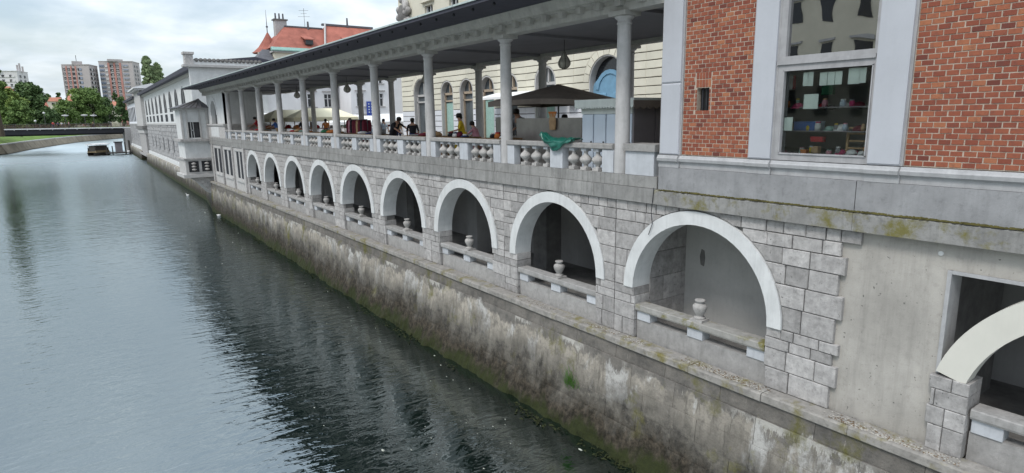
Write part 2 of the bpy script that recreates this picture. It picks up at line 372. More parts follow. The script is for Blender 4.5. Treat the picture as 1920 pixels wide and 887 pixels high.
def thing(name, label, cat, loc=(0, 0, 0), rz=0, group=None):
    o = bpy.data.objects.new(name, None); COL.objects.link(o); o.location = loc; o.rotation_euler = (0, 0, rz); o.empty_display_size = .2
    return tag(o, label, cat, group)
def struct(o): o['kind'] = 'structure'; return o
def copy_tree(o, parent=None):
    c = o.copy(); COL.objects.link(c); c.parent = parent
    for ch in list(o.children): copy_tree(ch, c)
    return c
def ring_poly(yc, zc, r0, r1, a0=0, a1=math.pi, n=28):
    o = [(yc+r1*math.cos(a0+(a1-a0)*k/n), zc+r1*math.sin(a0+(a1-a0)*k/n)) for k in range(n+1)]
    i = [(yc+r0*math.cos(a0+(a1-a0)*k/n), zc+r0*math.sin(a0+(a1-a0)*k/n)) for k in range(n+1)]
    return o, i
def ring(mb, yc, zc, r0, r1, xf, xb, a0=0, a1=math.pi, n=28, mi=None):
    o, i = ring_poly(yc, zc, r0, r1, a0, a1, n); vs = []; fs = []
    for x in (xf, xb): vs += [(x, *p) for p in o]+[(x, *p) for p in i]
    m = n+1
    for k in range(n):
        fs += [(k, k+1, m+k+1, m+k), (2*m+k+1, 2*m+k, 3*m+k, 3*m+k+1), (k+1, k, 2*m+k, 2*m+k+1), (m+k, m+k+1, 3*m+k+1, 3*m+k)]
    fs += [(0, m, 3*m, 2*m), (m-1, 3*m-1, 4*m-1, 2*m-1)]
    return mb.add(vs, fs, mi)
def clip_out(y0, y1, z0, z1, yc, R, zs, rj):
    """rect minus an arch (disc of radius R about (yc, zs) above zs, jamb half width rj below); rect must lie on one side of yc"""
    sgn = 1 if (y0+y1)/2 > yc else -1
    a, b = (y0-yc, y1-yc) if sgn > 0 else (yc-y1, yc-y0)
    a = max(a, 0)
    if z1 <= zs+.02:
        a = max(a, rj); return [] if b-a < .05 else [(yc+sgn*p[0], p[1]) for p in ((a, z0), (b, z0), (b, z1), (a, z1))]
    def edge(z): d = z-zs; return math.sqrt(max(R*R-d*d, 0)) if d > 0 else R
    if edge(z1) >= b-.04: return []
    zlo = z0
    if edge(z0) > b-.03: zlo = zs+math.sqrt(max(R*R-(b-.03)**2, 0))
    n = 7 if edge(zlo) > a else 1
    L = [(max(a, edge(zlo+(z1-zlo)*k/n)), zlo+(z1-zlo)*k/n) for k in range(n+1)]
    pts = [(b, z1), (b, zlo)]+L
    q = []
    for p in pts:
        if not q or math.hypot(p[0]-q[-1][0], p[1]-q[-1][1]) > .004: q.append(p)
    return [(yc+sgn*p[0], p[1]) for p in q]
# ------------------------------------------------------------------ big structure: water, land
mb = MB(); mb.add([(-600, -80, WZ), (700, -80, WZ), (700, 900, WZ), (-600, 900, WZ)], [(0, 1, 2, 3)])
struct(put('water', mb.mesh('water', 'water', recalc=False)))
mb = MB(); mb.add([(-900, -120, WZ-3), (900, -120, WZ-3), (900, 1500, WZ-3), (-900, 1500, WZ-3)], [(0, 1, 2, 3)])
struct(part('riverbed', mb, 'terrain'))
HS = .0224                                          # the far hall is turned by this slope
HO = Vector((11.3, 62, 0))
HT = Matrix(((1, HS, 0, HO.x), (-HS, 1, 0, HO.y), (0, 0, 1, 0), (0, 0, 0, 1)))
def HPt(px, py, xl=0.):                             # pixel on the hall's wall plane -> (along, height)
    d = ray(px, py); n = Vector((1, -HS, 0)); t = n.dot(HO+n*xl)/n.dot(d); p = d*t-HO; return (p.y-0*p.x, p.z)
mb = MB()
mb.extr([(10.45, -60), (120, -60), (120, 420), (40, 420), (24, 240), (15.2, 200), (11.9, 63), (10.45, 62)], 'z', FL-.25, FL)
struct(part('market_square', mb, 'paving'))
LB = [(-24, -70), (-24, 150), (-20.5, 204), (-13.1, 209), (-9, 243), (-3.7, 276), (4.4, 319), (14, 350), (27, 381), (60, 425), (140, 470), (320, 520)]
def strip(name, offs, mat_):
    g = MB(); vs = []; fs = []; k = len(offs)
    for i, (x, y) in enumerate(LB):
        a = Vector(LB[max(i-1, 0)]); b = Vector(LB[min(i+1, len(LB)-1)]); d = (b-a).normalized(); nrm = Vector((-d.y, d.x))
        for o, z in offs: vs.append((x+nrm.x*o, y+nrm.y*o, z))
    for i in range(len(LB)-1):
        for j in range(k-1): fs.append((i*k+j, (i+1)*k+j, (i+1)*k+j+1, i*k+j+1))
    g.add(vs, fs); return part(name, g, mat_)
g_ = strip('grass', [(1.4, -5.08), (3.5, -4.3), (8, -2.9), (13, -2.0), (16, -1.7)], 'grass'); g_['kind'] = 'structure'
t_ = strip('terrain', [(15.5, -1.72), (40, -1.5), (900, -1.5)], 'terrain'); t_['kind'] = 'structure'
mb = MB(); mb.add([(-900, 480, -1.6), (900, 480, -1.6), (900, 3500, -1.6), (-900, 3500, -1.6)], [(0, 1, 2, 3)])
struct(part('far_ground', mb, 'terrain'))
# left river wall, leaning slabs
lw = thing('river_wall', 'sloping stone river wall below the grass bank by the footbridge', 'wall', (-13.1, 209, WZ))
def river_wall():
    core = MB(); vs = []; fs = []
    pts = []
    for i in range(len(LB)-1):
        a = Vector(LB[i]); b = Vector(LB[i+1]); n = max(1, int((b-a).length/7))
        for k in range(n): pts.append(a+(b-a)*k/n)
    pts.append(Vector(LB[-1]))
    vis = [i for i in range(len(pts)-1) if 195 < pts[i].y < 425]
    for i, p in enumerate(pts):
        d = (pts[min(i+1, len(pts)-1)]-pts[max(i-1, 0)]).normalized(); n = Vector((-d.y, d.x))
        for o, z in ((-.3, WZ-1), (1.2, -5.05), (1.9, -5.05), (1.9, WZ-1)): vs.append((p.x+n.x*o, p.y+n.y*o, z))
    for i in range(len(pts)-1):
        for j in range(3): fs.append((i*4+j, (i+1)*4+j, (i+1)*4+j+1, i*4+j+1))
    core.add(vs, fs); part('wall_core', core, 'bank_stone', lw)
    for i in vis:
        a, b = pts[i], pts[i+1]; d = (b-a).normalized(); n = Vector((-d.y, d.x)); a = a+d*.12; b = b-d*.12
        s = MB(); q = []
        for p in (a, b):
            for o, z in ((-.28, WZ+.2), (.85, -5.28)): q.append((p.x+n.x*(o-.1), p.y+n.y*(o-.1), z)); q.append((p.x+n.x*(o+.3), p.y+n.y*(o+.3), z))
        s.add(q, [(0, 4, 6, 2), (1, 3, 7, 5), (0, 2, 3, 1), (4, 5, 7, 6), (2, 6, 7, 3), (0, 1, 5, 4)])
        part('facing_slab', s, 'bank_stone', lw)
        c = MB(); q = []
        for p in (a, b):
            for o in (.8, 2.0):
                for z in (-5.25, -4.98): q.append((p.x+n.x*o, p.y+n.y*o, z))
        c.add(q, [(0, 1, 3, 2), (4, 6, 7, 5), (0, 4, 5, 1), (2, 3, 7, 6), (0, 2, 6, 4), (1, 5, 7, 3)]); part('coping_slab', c, 'stone_light', lw)
river_wall()
# ------------------------------------------------------------------ quay wall under the arcade
BAY = 4.483; YA9 = 7.634; ZS = -3.81; RO = 1.925; RI = 1.65; RJ = 1.62; ZF = -4.975; ZT = -1.85
ARC = [YA9+BAY*1.0013*k for k in range(9)]           # arch centres from the brick building outwards
Y_END = 58.4
def wallx(z, y=10.): k = .115-.125*min(1, max(0, (y-24)/22)); return 9.70-(ZF-.16-z)*k   # batter of the river face, steeper towards the pavilion
qw = thing('quay_wall', 'stained river quay wall with coping ledge under the grey arcade', 'wall', (9.4, 25, WZ))
def quay():
    core = MB(); core.extr([(10.4, WZ-2.5), (10.4, ZF-.05), (9.78, ZF-.05), (9.80, ZF-.3), (9.80, WZ), (9.80, WZ-2.5)], 'y', -8, Y_END)
    part('wall_core', core, 'mortar', qw)
    tw = MB(); tw.extr([(9.72, Y_END-.1), (10.9, Y_END-.1), (12.4, 66), (10.55, 66)], 'z', WZ-2, -5.42); part('return_wall', tw, 'quay', qw)
    y = -7.9
    while y < Y_END-.2:                              # coping slabs
        w = random.uniform(1.5, 2.3); y2 = min(y+w, Y_END)
        c = MB(); dx = random.uniform(-.012, .012); z0 = ZF+random.uniform(-.008, .008)
        c.extr([(10.05, z0), (9.70+dx, z0-.004), (9.672+dx, z0-.03), (9.668+dx, z0-.15), (9.69+dx, z0-.17), (10.05, z0-.17)], 'y', y+.006, y2-.006)
        part('coping_slab', c, 'ledge', qw); y = y2
    rows = [(ZF-.175, ZF-.48, 1.3, 2.2), (ZF-.484, ZF-1.02, 1.0, 1.9), (ZF-1.024, ZF-1.5, .8, 1.6), (ZF-1.504, ZF-2.0, .9, 1.7)]
    for r, (zt, zb, wa, wb) in enumerate(rows):
        y = -7.9+random.random()*.3
        while y < Y_END-.3:
            w = random.uniform(wa, wb)*(1 if y < 24 else 1.8); y2 = min(y+w, Y_END)
            s = MB(); o = random.uniform(-.004, .006)+(.03 if r == 0 else 0); g = .003
            xt, xb = wallx(zt, y)+o, wallx(zb, y)+o; c = .005
            s.add([(xt+c, y+g, zt), (xt+c, y2-g, zt), (xb+c, y2-g, zb), (xb+c, y+g, zb),
                   (xt, y+g+c, zt-c), (xt, y2-g-c, zt-c), (xb, y2-g-c, zb+c), (xb, y+g+c, zb+c),
                   (xt+.3, y+g, zt), (xt+.3, y2-g, zt), (xb+.3, y2-g, zb), (xb+.3, y+g, zb)],
                  [(4, 5, 6, 7), (0, 1, 5, 4), (1, 2, 6, 5), (2, 3, 7, 6), (3, 0, 4, 7), (0, 8, 9, 1), (1, 9, 10, 2), (2, 10, 11, 3), (3, 11, 8, 0), (8, 11, 10, 9)])
            part('wall_block', s, 'quay_upper' if r == 0 else 'quay', qw); y = y2
    # rough footing at the water: uneven stones overgrown with weed
    ft = MB(); ny = 900; nz = 9; vs = []; fs = []
    from mathutils import noise
    for i in range(ny+1):
        y = -7.9+(Y_END+7.9)*i/ny
        for j in range(nz+1):
            t = j/nz; z = ZF-1.92-(abs(WZ)+.6-abs(ZF)-1.92)*t
            n1 = noise.noise(Vector((y*1.3, z*1.6, 0))); n2 = noise.noise(Vector((y*4.5, z*4.5, 3))); n3 = noise.noise(Vector((y*.35, 0, 7)))
            fk = 1-.6*min(1, max(0, (y-24)/22)); x = wallx(z, y)-.02-(.12+.16*n1+.09*n2+.12*n3)*min(1, t*1.6)*fk-.10*t*fk
            vs.append((x, y, z))
    for i in range(ny):
        for j in range(nz): a = i*(nz+1)+j; fs.append((a, a+nz+1, a+nz+2, a+1))
    ft.add(vs, fs); o = part('footing_stones', ft, 'quay', qw); o['kind'] = 'stuff'
    o.data.flip_normals() if o.data.polygons[10].normal.x > 0 else None
    o = MB().box(9.75, 10.5, -8, Y_END, -99, -98)
quay()
# weed hanging at the waterline and litter on the ledge
def scatter():
    wd = MB()
    for k in range(1500):
        y = 4+random.random()**1.3*52
        if math.sin(y*1.7)+math.sin(y*.61+2)+random.uniform(-.7, .7) < .35: continue
        y = y; x = wallx(WZ, y)-.18-abs(random.gauss(0, .16))-.25*max(0, math.sin(y*.9)*math.sin(y*.37+1)); z = WZ+random.uniform(.0, .05)+max(0, .25-(wallx(WZ, y)-x))*.5
        a = random.random()*6.28; l = random.uniform(.03, .09); w = random.uniform(.012, .03); c, s = math.cos(a), math.sin(a); h = random.uniform(-.01, .05)
        wd.add([(x-c*l, y-s*l, z), (x+s*w, y-c*w, z+h), (x+c*l, y+s*l, z+.006), (x-s*w, y+c*w, z+h*.5)], [(0, 1, 2, 3)])
    o = put('water_weed', wd.mesh('water_weed', 'weed', recalc=False)); o['kind'] = 'stuff'; o['label'] = 'green weed growing along the waterline of the quay wall'
    fo = MB()
    for k in range(170):
        t = random.random(); y = 5+t*t*60; x = 9.0-abs(random.gauss(0, 1))*(1.6+y*.05)
        if y < 5+abs(9-x)*.1: continue
        r = random.uniform(.007, .018)*(1+y*.02)*(2.2 if random.random() < .05 else 1); z = WZ+.012; n = 6; a0 = random.random()*6; st = random.uniform(.5, 1)
        fo.add([(x+r*math.cos(a0+k2)*st, y+r*1.5*math.sin(a0+k2), z) for k2 in [6.283*q/n for q in range(n)]]+[(x, y, z+r*.5)], [(q, (q+1) % n, n) for q in range(n)])
    o = put('floating_flecks', fo.mesh('floating_flecks', 'foam')); o['kind'] = 'stuff'; o['label'] = 'pale flecks of foam and petals floating on the dark water'
    gr = MB(); li = MB()
    for k in range(2600):
        y = random.uniform(2.2, 9.0) if random.random() < .8 else random.uniform(9, 14); dens = max(0, math.sin(y*2.1)+.6)
        if random.random() > dens: continue
        x = 9.74+abs(random.gauss(0, .11)); 
        if x > 9.985: continue
        r = random.uniform(.005, .02); z = ZF+.004; tgt = gr if random.random() < .6 else li; a = random.random()*6.28
        tgt.add([(x+r*math.cos(a+t), y+r*1.4*math.sin(a+t), z) for t in (0, 2.1, 4.2)]+[(x, y, z+r*random.uniform(.3, 1.1))], [(0, 1, 3), (1, 2, 3), (2, 0, 3)])
    for m_, nm, mt in ((gr, 'grit', 'grit'), (li, 'leaf_litter', 'leaf_litter')):
        o = put(nm, m_.mesh(nm, mt)); o['kind'] = 'stuff'; o['label'] = 'loose '+nm.replace('_', ' ')+' lying on the quay ledge'
    tf = MB()                                         # grass tuft growing out of the wall
    c = Vector((wallx(-6.45)-.02, 10.85, -6.55))
    for k in range(150):
        a = random.uniform(-1.4, 1.4); h = random.uniform(.15, .5); b = c+Vector((random.uniform(-.05, .02), random.gauss(0, .13), random.gauss(0, .10)))
        t = b+Vector((-random.uniform(.04, .2), a*.14, h*random.uniform(.3, 1))); w = .008
        tf.add([tuple(b+Vector((0, -w, 0))), tuple(b+Vector((0, w, 0))), tuple(t)], [(0, 1, 2)])
    surf('tuft', (.07, .19, .02), .8, .3, 9, 0)
    tag(put('grass_tuft', tf.mesh('grass_tuft', 'tuft', recalc=False)), 'bright green grass tuft growing out of the quay wall', 'plant')
scatter()
# ------------------------------------------------------------------ lower arcade
ar = thing('arcade', 'grey stone riverside arcade with white round arches and parapets', 'arcade', (10.2, 25, ZF))
def arcade():
    # backing with arch openings
    core = MB(); R = RI+.08; n = 14
    def half(yc, sgn, yend):
        arc = [(yc+sgn*R*math.sin(t*math.pi/2/n), ZS+R*math.cos(t*math.pi/2/n)) for t in range(n+1)]
        core.prism(arc+[(yc+sgn*(RJ+.06), ZS), (yc+sgn*(RJ+.06), ZF-.02), (yend, ZF-.02), (yend, ZT+.05), (yc, ZT+.05)], 10.07, 10.47)
    for i, yc in enumerate(ARC):
        half(yc, 1, yc+BAY/2 if i < 8 else 46.0); half(yc, -1, yc-BAY/2 if i > 0 else 4.9)
    core.box(10.07, 10.47, 46.0, 58.3, ZF-.02, ZT+.05)
    part('wall_core', core, 'mortar', ar)
    # irregular ashlar, every stone its own piece
    rows = [.40, .37, .20, .19, .43, .40, .36, .30, .24, .22]; tot = sum(rows); sc = (ZT-ZF)/tot; stones = []
    zr = [ZF]
    for h in rows: zr.append(zr[-1]+h*sc)
    def lay(y0, y1, z0, z1, yc, k, far):
        y = y0; wmax = .78 if not far else 1.15
        while y < y1-.02:
            w = random.uniform(.30, wmax)*(1 if z1-z0 > .28*sc else .75); y2 = y+w
            if y1-y2 < .26: y2 = y1
            qs = [(y, y2, z0, z1)]
            if random.random() < .16 and z1-z0 > .33 and y2-y > .4 and not far: zm = z0+(z1-z0)*random.uniform(.4, .6); qs = [(y, y2, z0, zm), (y, y2, zm, z1)]
            for a, b, c, d in qs:
                p = clip_out(a+.007, b-.007, c+.007, d-.007, yc, RO+.012, ZS, RJ)
                if len(p) >= 3:
                    A = abs(sum(p[i][0]*p[(i+1) % len(p)][1]-p[(i+1) % len(p)][0]*p[i][1] for i in range(len(p)))/2)
                    if A > .006:
                        jamb = d <= ZS+.05 and min(abs(q[0]-yc) for q in p) < RJ+.02
                        stones.append((a, p, jamb))
            y = y2
    for i, yc in enumerate(ARC):
        far = i > 4
        for k in range(len(rows)):
            z0, z1 = zr[k], zr[k+1]; off = .3 if k % 2 else 0
            e0 = yc-BAY/2; e1 = yc+BAY/2 if i < 8 else 46.0
            if i == 0: e0 = 4.80-(.10 if k % 2 else 0)-(.2 if k == len(rows)-1 else 0)
            lay(e0+(random.uniform(-.2, .2) if i > 0 and z0 >= ZS-.05 else 0)*0, yc, z0, z1, yc, k, far); lay(yc, e1, z0, z1, yc, k, far)
    stones.sort(key=lambda s: s[0]); rest = MB()
    for n_, (y, p, jamb) in enumerate(stones):
        xf = 10.0+random.uniform(-.012, .012)
        if n_ < 300:
            s = MB(); s.prism(p, xf, 10.5 if jamb else 10.12, .012); part('stone', s, 'stone', ar)
        else: rest.prism(p, xf, 10.5 if jamb else 10.12, .012)
    if rest.v: part('stone', rest, 'stone', ar, kind='stuff')
    # archivolts with white plaster reveal
    for yc in ARC:
        a = MB(); ring(a, yc, ZS, RI, RO, 9.965, 10.52); part('archivolt', a, 'white_plaster', ar)
    # string course: two courses of slabs
    for zt, zb, xf in ((-1.273, -1.52, 9.955), (-1.526, ZT+.004, 9.93)):
        y = 8.66
        while y < 58.2:
            y2 = min(y+random.uniform(1.6, 2.6)*(1 if y < 30 else 2), 58.3)
            s = MB(); s.prism([(y+.004, zb), (y2-.004, zb), (y2-.004, zt), (y+.004, zt)], xf+random.uniform(-.004, .004), 10.5, .012); part('string_course_slab', s, 'band', ar); y = y2
    # parapet in every arch
    for i, yc in enumerate(ARC+[1.20]):
        pp = MB(); pp.box(10.10, 10.34, yc-RJ+.015, yc+RJ-.015, ZF-.03, -4.555); o = part('parapet', pp, 'slab', ar)
        sl = MB(); y0, y1 = yc-RJ+.02, yc+RJ-.02
        sl.extr([(10.02, -4.30), (10.035, -4.335), (10.36, -4.335), (10.36, -4.19), (10.035, -4.185), (10.02, -4.20)], 'y', y0, y1); part('parapet_slab', sl, 'slab_moss' if i in (0,) else 'slab', o)
        for f in (-1.40, .0, 1.40):
            b = MB(); b.prism([(yc+f-.19, -4.551), (yc+f+.19, -4.551), (yc+f+.19, -4.339), (yc+f-.19, -4.339)], 10.075, 10.33, .008); part('parapet_block', b, 'block', o)
    # passage behind the arches
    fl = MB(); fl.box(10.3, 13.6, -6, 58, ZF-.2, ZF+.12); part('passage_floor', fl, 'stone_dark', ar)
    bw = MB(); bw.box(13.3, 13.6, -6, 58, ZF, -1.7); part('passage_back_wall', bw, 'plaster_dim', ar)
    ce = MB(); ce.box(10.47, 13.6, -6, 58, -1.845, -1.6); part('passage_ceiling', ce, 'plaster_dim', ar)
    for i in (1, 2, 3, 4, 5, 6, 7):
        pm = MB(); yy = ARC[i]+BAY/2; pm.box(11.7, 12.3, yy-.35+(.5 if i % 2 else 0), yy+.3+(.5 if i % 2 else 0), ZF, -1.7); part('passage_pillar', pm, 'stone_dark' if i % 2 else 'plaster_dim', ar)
    # niche behind the arch beside the concrete panel: plaster wall with a stone return
    ni = MB(); ni.box(11.75, 11.95, 5.3, 9.25, ZF, -1.7); part('niche_wall', ni, 'wall_plaster', ar)
    zz = ZF+.1
    for k, h in enumerate((.62, .58, .6, .58, .55)):
        for (xa, xb) in (((10.52, 10.98), (10.99, 11.75)) if k % 2 else ((10.52, 11.3), (11.31, 11.75))):
            b = MB(); b.box(xa, xb, 9.25, 9.6, zz+.004, zz+h-.008); part('niche_stone', b, 'stone', ar)
        zz += h
    sq = P(1317, 483, X=11.74); db = MB(); db.prism([(sq.y-.05, sq.z-.2), (sq.y+.04, sq.z-.17), (sq.y+.07, sq.z+.02), (sq.y+.03, sq.z+.2), (sq.y-.04, sq.z+.17), (sq.y-.07, sq.z)], 11.735, 11.76); part('niche_stain', db, 'stone_dark', ar)
    cbp = [P(1226, 352, X=9.9), P(1224, 372, X=9.88), P(1221, 400, X=9.93), P(1223, 420, X=9.93), P(1216, 440, X=9.93)]
    cb2 = MB(); cb2.tube([tuple(q) for q in cbp], .009, 5); part('loose_cable', cb2, 'iron', ar)
arcade()
# stone urns on the parapets
def urns():
    prof = [(.0, .0), (.13, 0), (.13, .055), (.085, .06), (.075, .08), (.105, .12), (.155, .22), (.17, .29), (.16, .335), (.115, .37), (.085, .385), (.08, .41), (.12, .43), (.125, .455), (.11, .47), (.06, .465), (0, .46)]
    nm = ['nearest the plain concrete panel', 'second', 'third', 'fourth', 'fifth', 'sixth', 'seventh', 'eighth', 'ninth']
    ub = MB(); ub.lathe([(r, z+.05) for r, z in prof], (0, 0, 0), 20); pb = MB(); pb.box(-.16, .16, -.16, .16, -.004, .06)
    me = ub.mesh('urn', 'urn', True); mp = pb.mesh('urn_plinth', 'urn')
    for k, yc in enumerate(ARC):
        l = 'stone urn on the moss-streaked parapet of the arch beside the concrete panel' if k == 0 else 'stone urn on an arch parapet, %s from the concrete panel' % nm[k]
        t = thing('stone_urn', l, 'urn', (10.19, yc-.02, -4.187), random.uniform(-.1, .1), 'stone urns along the arcade')
        t.scale = (.88, .88, .88); put('urn', me, t, True); put('urn_plinth', mp, t, True)
urns()
# ------------------------------------------------------------------ concrete panel with the free arch under the brick building
cp_ = thing('concrete_panel', 'bare concrete wall panel with free-standing pale arch under the brick building', 'wall', (10.2, 4, ZF))
def concrete():
    w = MB(); w.box(10.09, 10.5, 3.30, 4.93, ZF-.02, ZT+.02); w.box(10.09, 10.5, -6, 3.30, -2.24, ZT+.02); part('concrete_wall', w, 'concrete', cp_)
    e = MB(); e.box(10.045, 10.46, 3.245, 3.298, ZS+.02, -2.245); e.box(10.045, 10.46, -6, 3.243, -2.29, -2.242); part('opening_frame', e, 'trim', cp_)
    s = MB(); s.box(10.12, 12.8, 3.35, 3.5, ZF, -2.2); part('opening_return', s, 'stone_dark', cp_)
    a = MB(); ring(a, 1.15, -4.30, 1.807, 2.196, 9.985, 10.3, .255, math.pi-.255, 40); surf('arch_cream', (.56, .545, .49), .8, .06, 1.5, .05, 30, streak=.06); part('archivolt', a, 'arch_cream', cp_)
    z = ZF; 
    for k, (h, cut) in enumerate(((.40, .47), (.29, .0), (.27, .42), (.20, .22))):
        y0, y1 = 2.83, 3.30+(.04 if k % 2 else 0)
        ys = [y0, y0+cut, y1] if cut and y1-y0-cut > .03 else [y0, y0+.27, y1]
        for i in range(len(ys)-1):
            if ys[i+1]-ys[i] < .03: continue
            b = MB(); b.prism([(ys[i]+.004, z+.004), (ys[i+1]-.004, z+.004), (ys[i+1]-.004, z+h-.004), (ys[i]+.004, z+h-.004)], 9.96, 10.45, .012); part('pier_stone', b, 'stone', cp_)
        z += h
    r = MB(); r.lathe([(0, 0), (.03, 0), (.03, .02), (0, .02)], (0, 0, 0), 10); 
    ring_ = MB(); ring_.T = Matrix.Translation((10.085, 3.42, -2.02)) @ Matrix.Rotation(-math.pi/2, 4, 'Y'); ring_.lathe([(0, 0), (.035, 0), (.035, .012), (0, .012)], (0, 0, 0), 12); part('wall_hook', ring_, 'white_plaster', cp_)
concrete()
# ------------------------------------------------------------------ colonnade
co = thing('colonnade', 'long open market colonnade with grey columns, balustrade and dark roof', 'colonnade', (10.1, 30, -1.273))
COLY = [9.847+4.477*k for k in range(10)]
def colonnade():
    shaft = MB(); shaft.lathe([(.0, 0), (.172, 0), (.172, .02), (.168, .6), (.163, 1.5), (.153, 2.6), (.147, 3.25), (.147, 3.30), (0, 3.30)], seg=24); ms = shaft.mesh('column', 'column', True)
    cap = MB(); cap.lathe([(0, 3.20), (.15, 3.20), (.165, 3.215), (.165, 3.25), (.15, 3.262), (.15, 3.30), (.19, 3.33), (.215, 3.355), (.215, 3.385), (0, 3.385)], seg=24)
    mc = cap.mesh('capital', 'column', True)
    ab = MB(); ab.box(-.245, .245, -.245, .245, 3.383, 3.475); mab = ab.mesh('abacus', 'entablature')
    for row, X in ((0, 10.13), (1, 15.0)):
        for k, y in enumerate(COLY):
            if row and k > 8: continue
            o = put('column', ms, co, loc=(X, y, -1.275 if row == 0 else -1.28)); put('capital', mc, o, True); put('abacus', mab, o, True)
            if row: o.location.z -= .0
    # low kerb under the back row
    kb = MB(); kb.box(14.7, 15.3, 8.7, 52, FL-.02, -1.27); part('kerb', kb, 'band', co)
    # entablature
    e = MB(); Y0, Y1 = 8.60, 59.5
    e.extr([(10.0, 2.197), (10.0, 2.36), (10.02, 2.37), (10.02, 2.44), (9.90, 2.455), (9.90, 2.505), (9.87, 2.52), (9.80, 2.66), (9.78, 2.715), (10.4, 2.715), (10.4, 2.197)], 'y', Y0, Y1)
    en = part('entablature', e, 'entablature', co)
    b2 = MB(); b2.box(14.8, 15.2, Y0, 53, 2.197, 2.5); part('rear_beam', b2, 'entablature', co)
    dm = MB(); dm.box(-.13, 0.02, -.085, .085, -.075, .075); md = dm.mesh('dentil', 'entablature')
    y = 9.2
    while y < 58: put('dentil', md, en, loc=(10.005, y, 2.375)); y += .626
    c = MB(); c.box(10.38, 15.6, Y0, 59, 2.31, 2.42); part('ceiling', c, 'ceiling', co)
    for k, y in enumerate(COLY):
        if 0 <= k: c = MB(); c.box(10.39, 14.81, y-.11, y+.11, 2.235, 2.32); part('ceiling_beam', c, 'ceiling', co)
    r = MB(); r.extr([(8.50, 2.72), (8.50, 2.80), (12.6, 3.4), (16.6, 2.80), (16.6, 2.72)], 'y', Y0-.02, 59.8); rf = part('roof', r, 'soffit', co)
    y = 8.6
    while y < 59.7:
        y2 = min(y+1.9, 59.8); gq = MB(); gq.extr([(8.46, 2.80), (8.46, 2.845), (8.55, 2.855), (8.57, 2.812)], 'y', y+.02, y2-.02); part('gutter', gq, 'gutter', rf); y = y2
    bm_ = MB(); bm_.extr([(-.01, -.05), (.02, 0), (.05, -.05), (.02, -.085)], 'y', -.03, .03); mbk = bm_.mesh('gutter_bracket', 'iron')
    y = 9.0
    while y < 60: put('gutter_bracket', mbk, rf, loc=(8.72, y, 2.721)); y += .95
    # balustrade bays
    bp_ = [(.085, 0), (.085, .07), (.065, .075), (.05, .105), (.055, .13), (.105, .175), (.15, .225), (.155, .265), (.125, .315), (.065, .36), (.048, .40), (.05, .435), (.075, .455), (.075, .505)]
    bal = MB(); bal.lathe([(0, .06)]+[q for q in bp_ if .07 <= q[1] <= .456]+[(0, .456)], seg=14); mbal = bal.mesh('baluster', 'baluster', True)
    bb = MB(); bb.box(-.095, .095, -.095, .095, 0, .075); mbb = bb.mesh('baluster_base', 'baluster'); bb = MB(); bb.box(-.085, .085, -.085, .085, .452, .525); mbc = bb.mesh('baluster_cap', 'block')
    for k in range(10):
        y0 = COLY[k]+.135; y1 = (COLY[k+1]-.20 if k < 9 else 51.4)
        if k == 9: y1 = 51.35
        rl = MB(); rl.extr([(9.97, -.745), (9.955, -.725), (9.955, -.64), (9.975, -.62), (10.235, -.62), (10.235, -.745)], 'y', y0, y1); ro = part('rail', rl, 'slab', co)
        L_ = y1-y0
        if k == 9: specs = [(y0+.02, y0+.2), (y1-.2, y1-.02)]; bals = []
        else: specs = [(y0, y0+.36), (y0+1.77, y0+2.25), (y1-.33, y1-.01)]; bals = [y0+.60, y0+1.02, y0+1.45, y0+2.47, y0+2.94, y0+3.42]
        for a, b in specs:
            pm = MB(); pm.prism([(a, -1.27), (b, -1.27), (b, -.749), (a, -.749)], 9.99, 10.2, .006); part('pedestal', pm, 'block', ro)
        for y in bals:
            q = put('baluster', mbal, ro, loc=(10.10, y, -1.268)); put('baluster_base', mbb, ro, loc=(10.10, y, -1.268)); put('baluster_cap', mbc, ro, loc=(10.10, y, -1.268))
    # block beside the brick building
    pb = MB(); pb.prism([(8.78, -1.27), (9.60, -1.27), (9.60, -.755), (8.78, -.755)], 9.98, 10.5, .008); pb2 = part('end_pedestal', pb, 'block', co)
    cb_ = MB(); cb_.prism([(8.73, -.752), (9.64, -.752), (9.64, -.60), (8.73, -.60)], 9.93, 10.55, .012); part('pedestal_cap', cb_, 'slab', pb2)
    fl = MB(); fl.box(10.2, 14.75, 8.6, 58, -1.55, -1.42); part('floor', fl, 'paving', co)
colonnade()
# hanging lanterns
def lanterns():
    prof = [(0, -.62), (.06, -.60), (.18, -.54), (.235, -.44), (.235, -.36), (.185, -.25), (.11, -.14), (.06, -.05), (.045, 0), (0, 0)]
    m_ = MB(); m_.lathe(prof, seg=18); me = m_.mesh('shade', 'lantern', True)
    rb = MB()
    for k in range(6):
        a = k*math.pi/3; rb.tube([(r*1.03*math.cos(a), r*1.03*math.sin(a), z) for r, z in prof[1:-1]], .009, 4)
    mr = rb.mesh('ribs', 'iron'); ch = MB(); ch.tube([(0, 0, -.02), (0, 0, .5)], .012, 5); mc = ch.mesh('chain', 'iron')
    for px, py, l in ((1058, 103, 'teardrop lantern hanging over the white kiosk and brown parasol'), (799, 150, 'teardrop lantern hanging above the man in black'), (651, 168, 'teardrop lantern hanging in front of the white house windows'), (557, 178, 'teardrop lantern hanging above the cream market tent')):
        p = P(px, py, X=12.6); t = thing('hanging_lantern', l, 'lantern', (12.6, p.y, 1.92), 0, 'lanterns under the colonnade ceiling')
        t.scale = (.82, .82, .82); put('shade', me, t, True); put('ribs', mr, t, True); put('chain', mc, t, True)
lanterns()
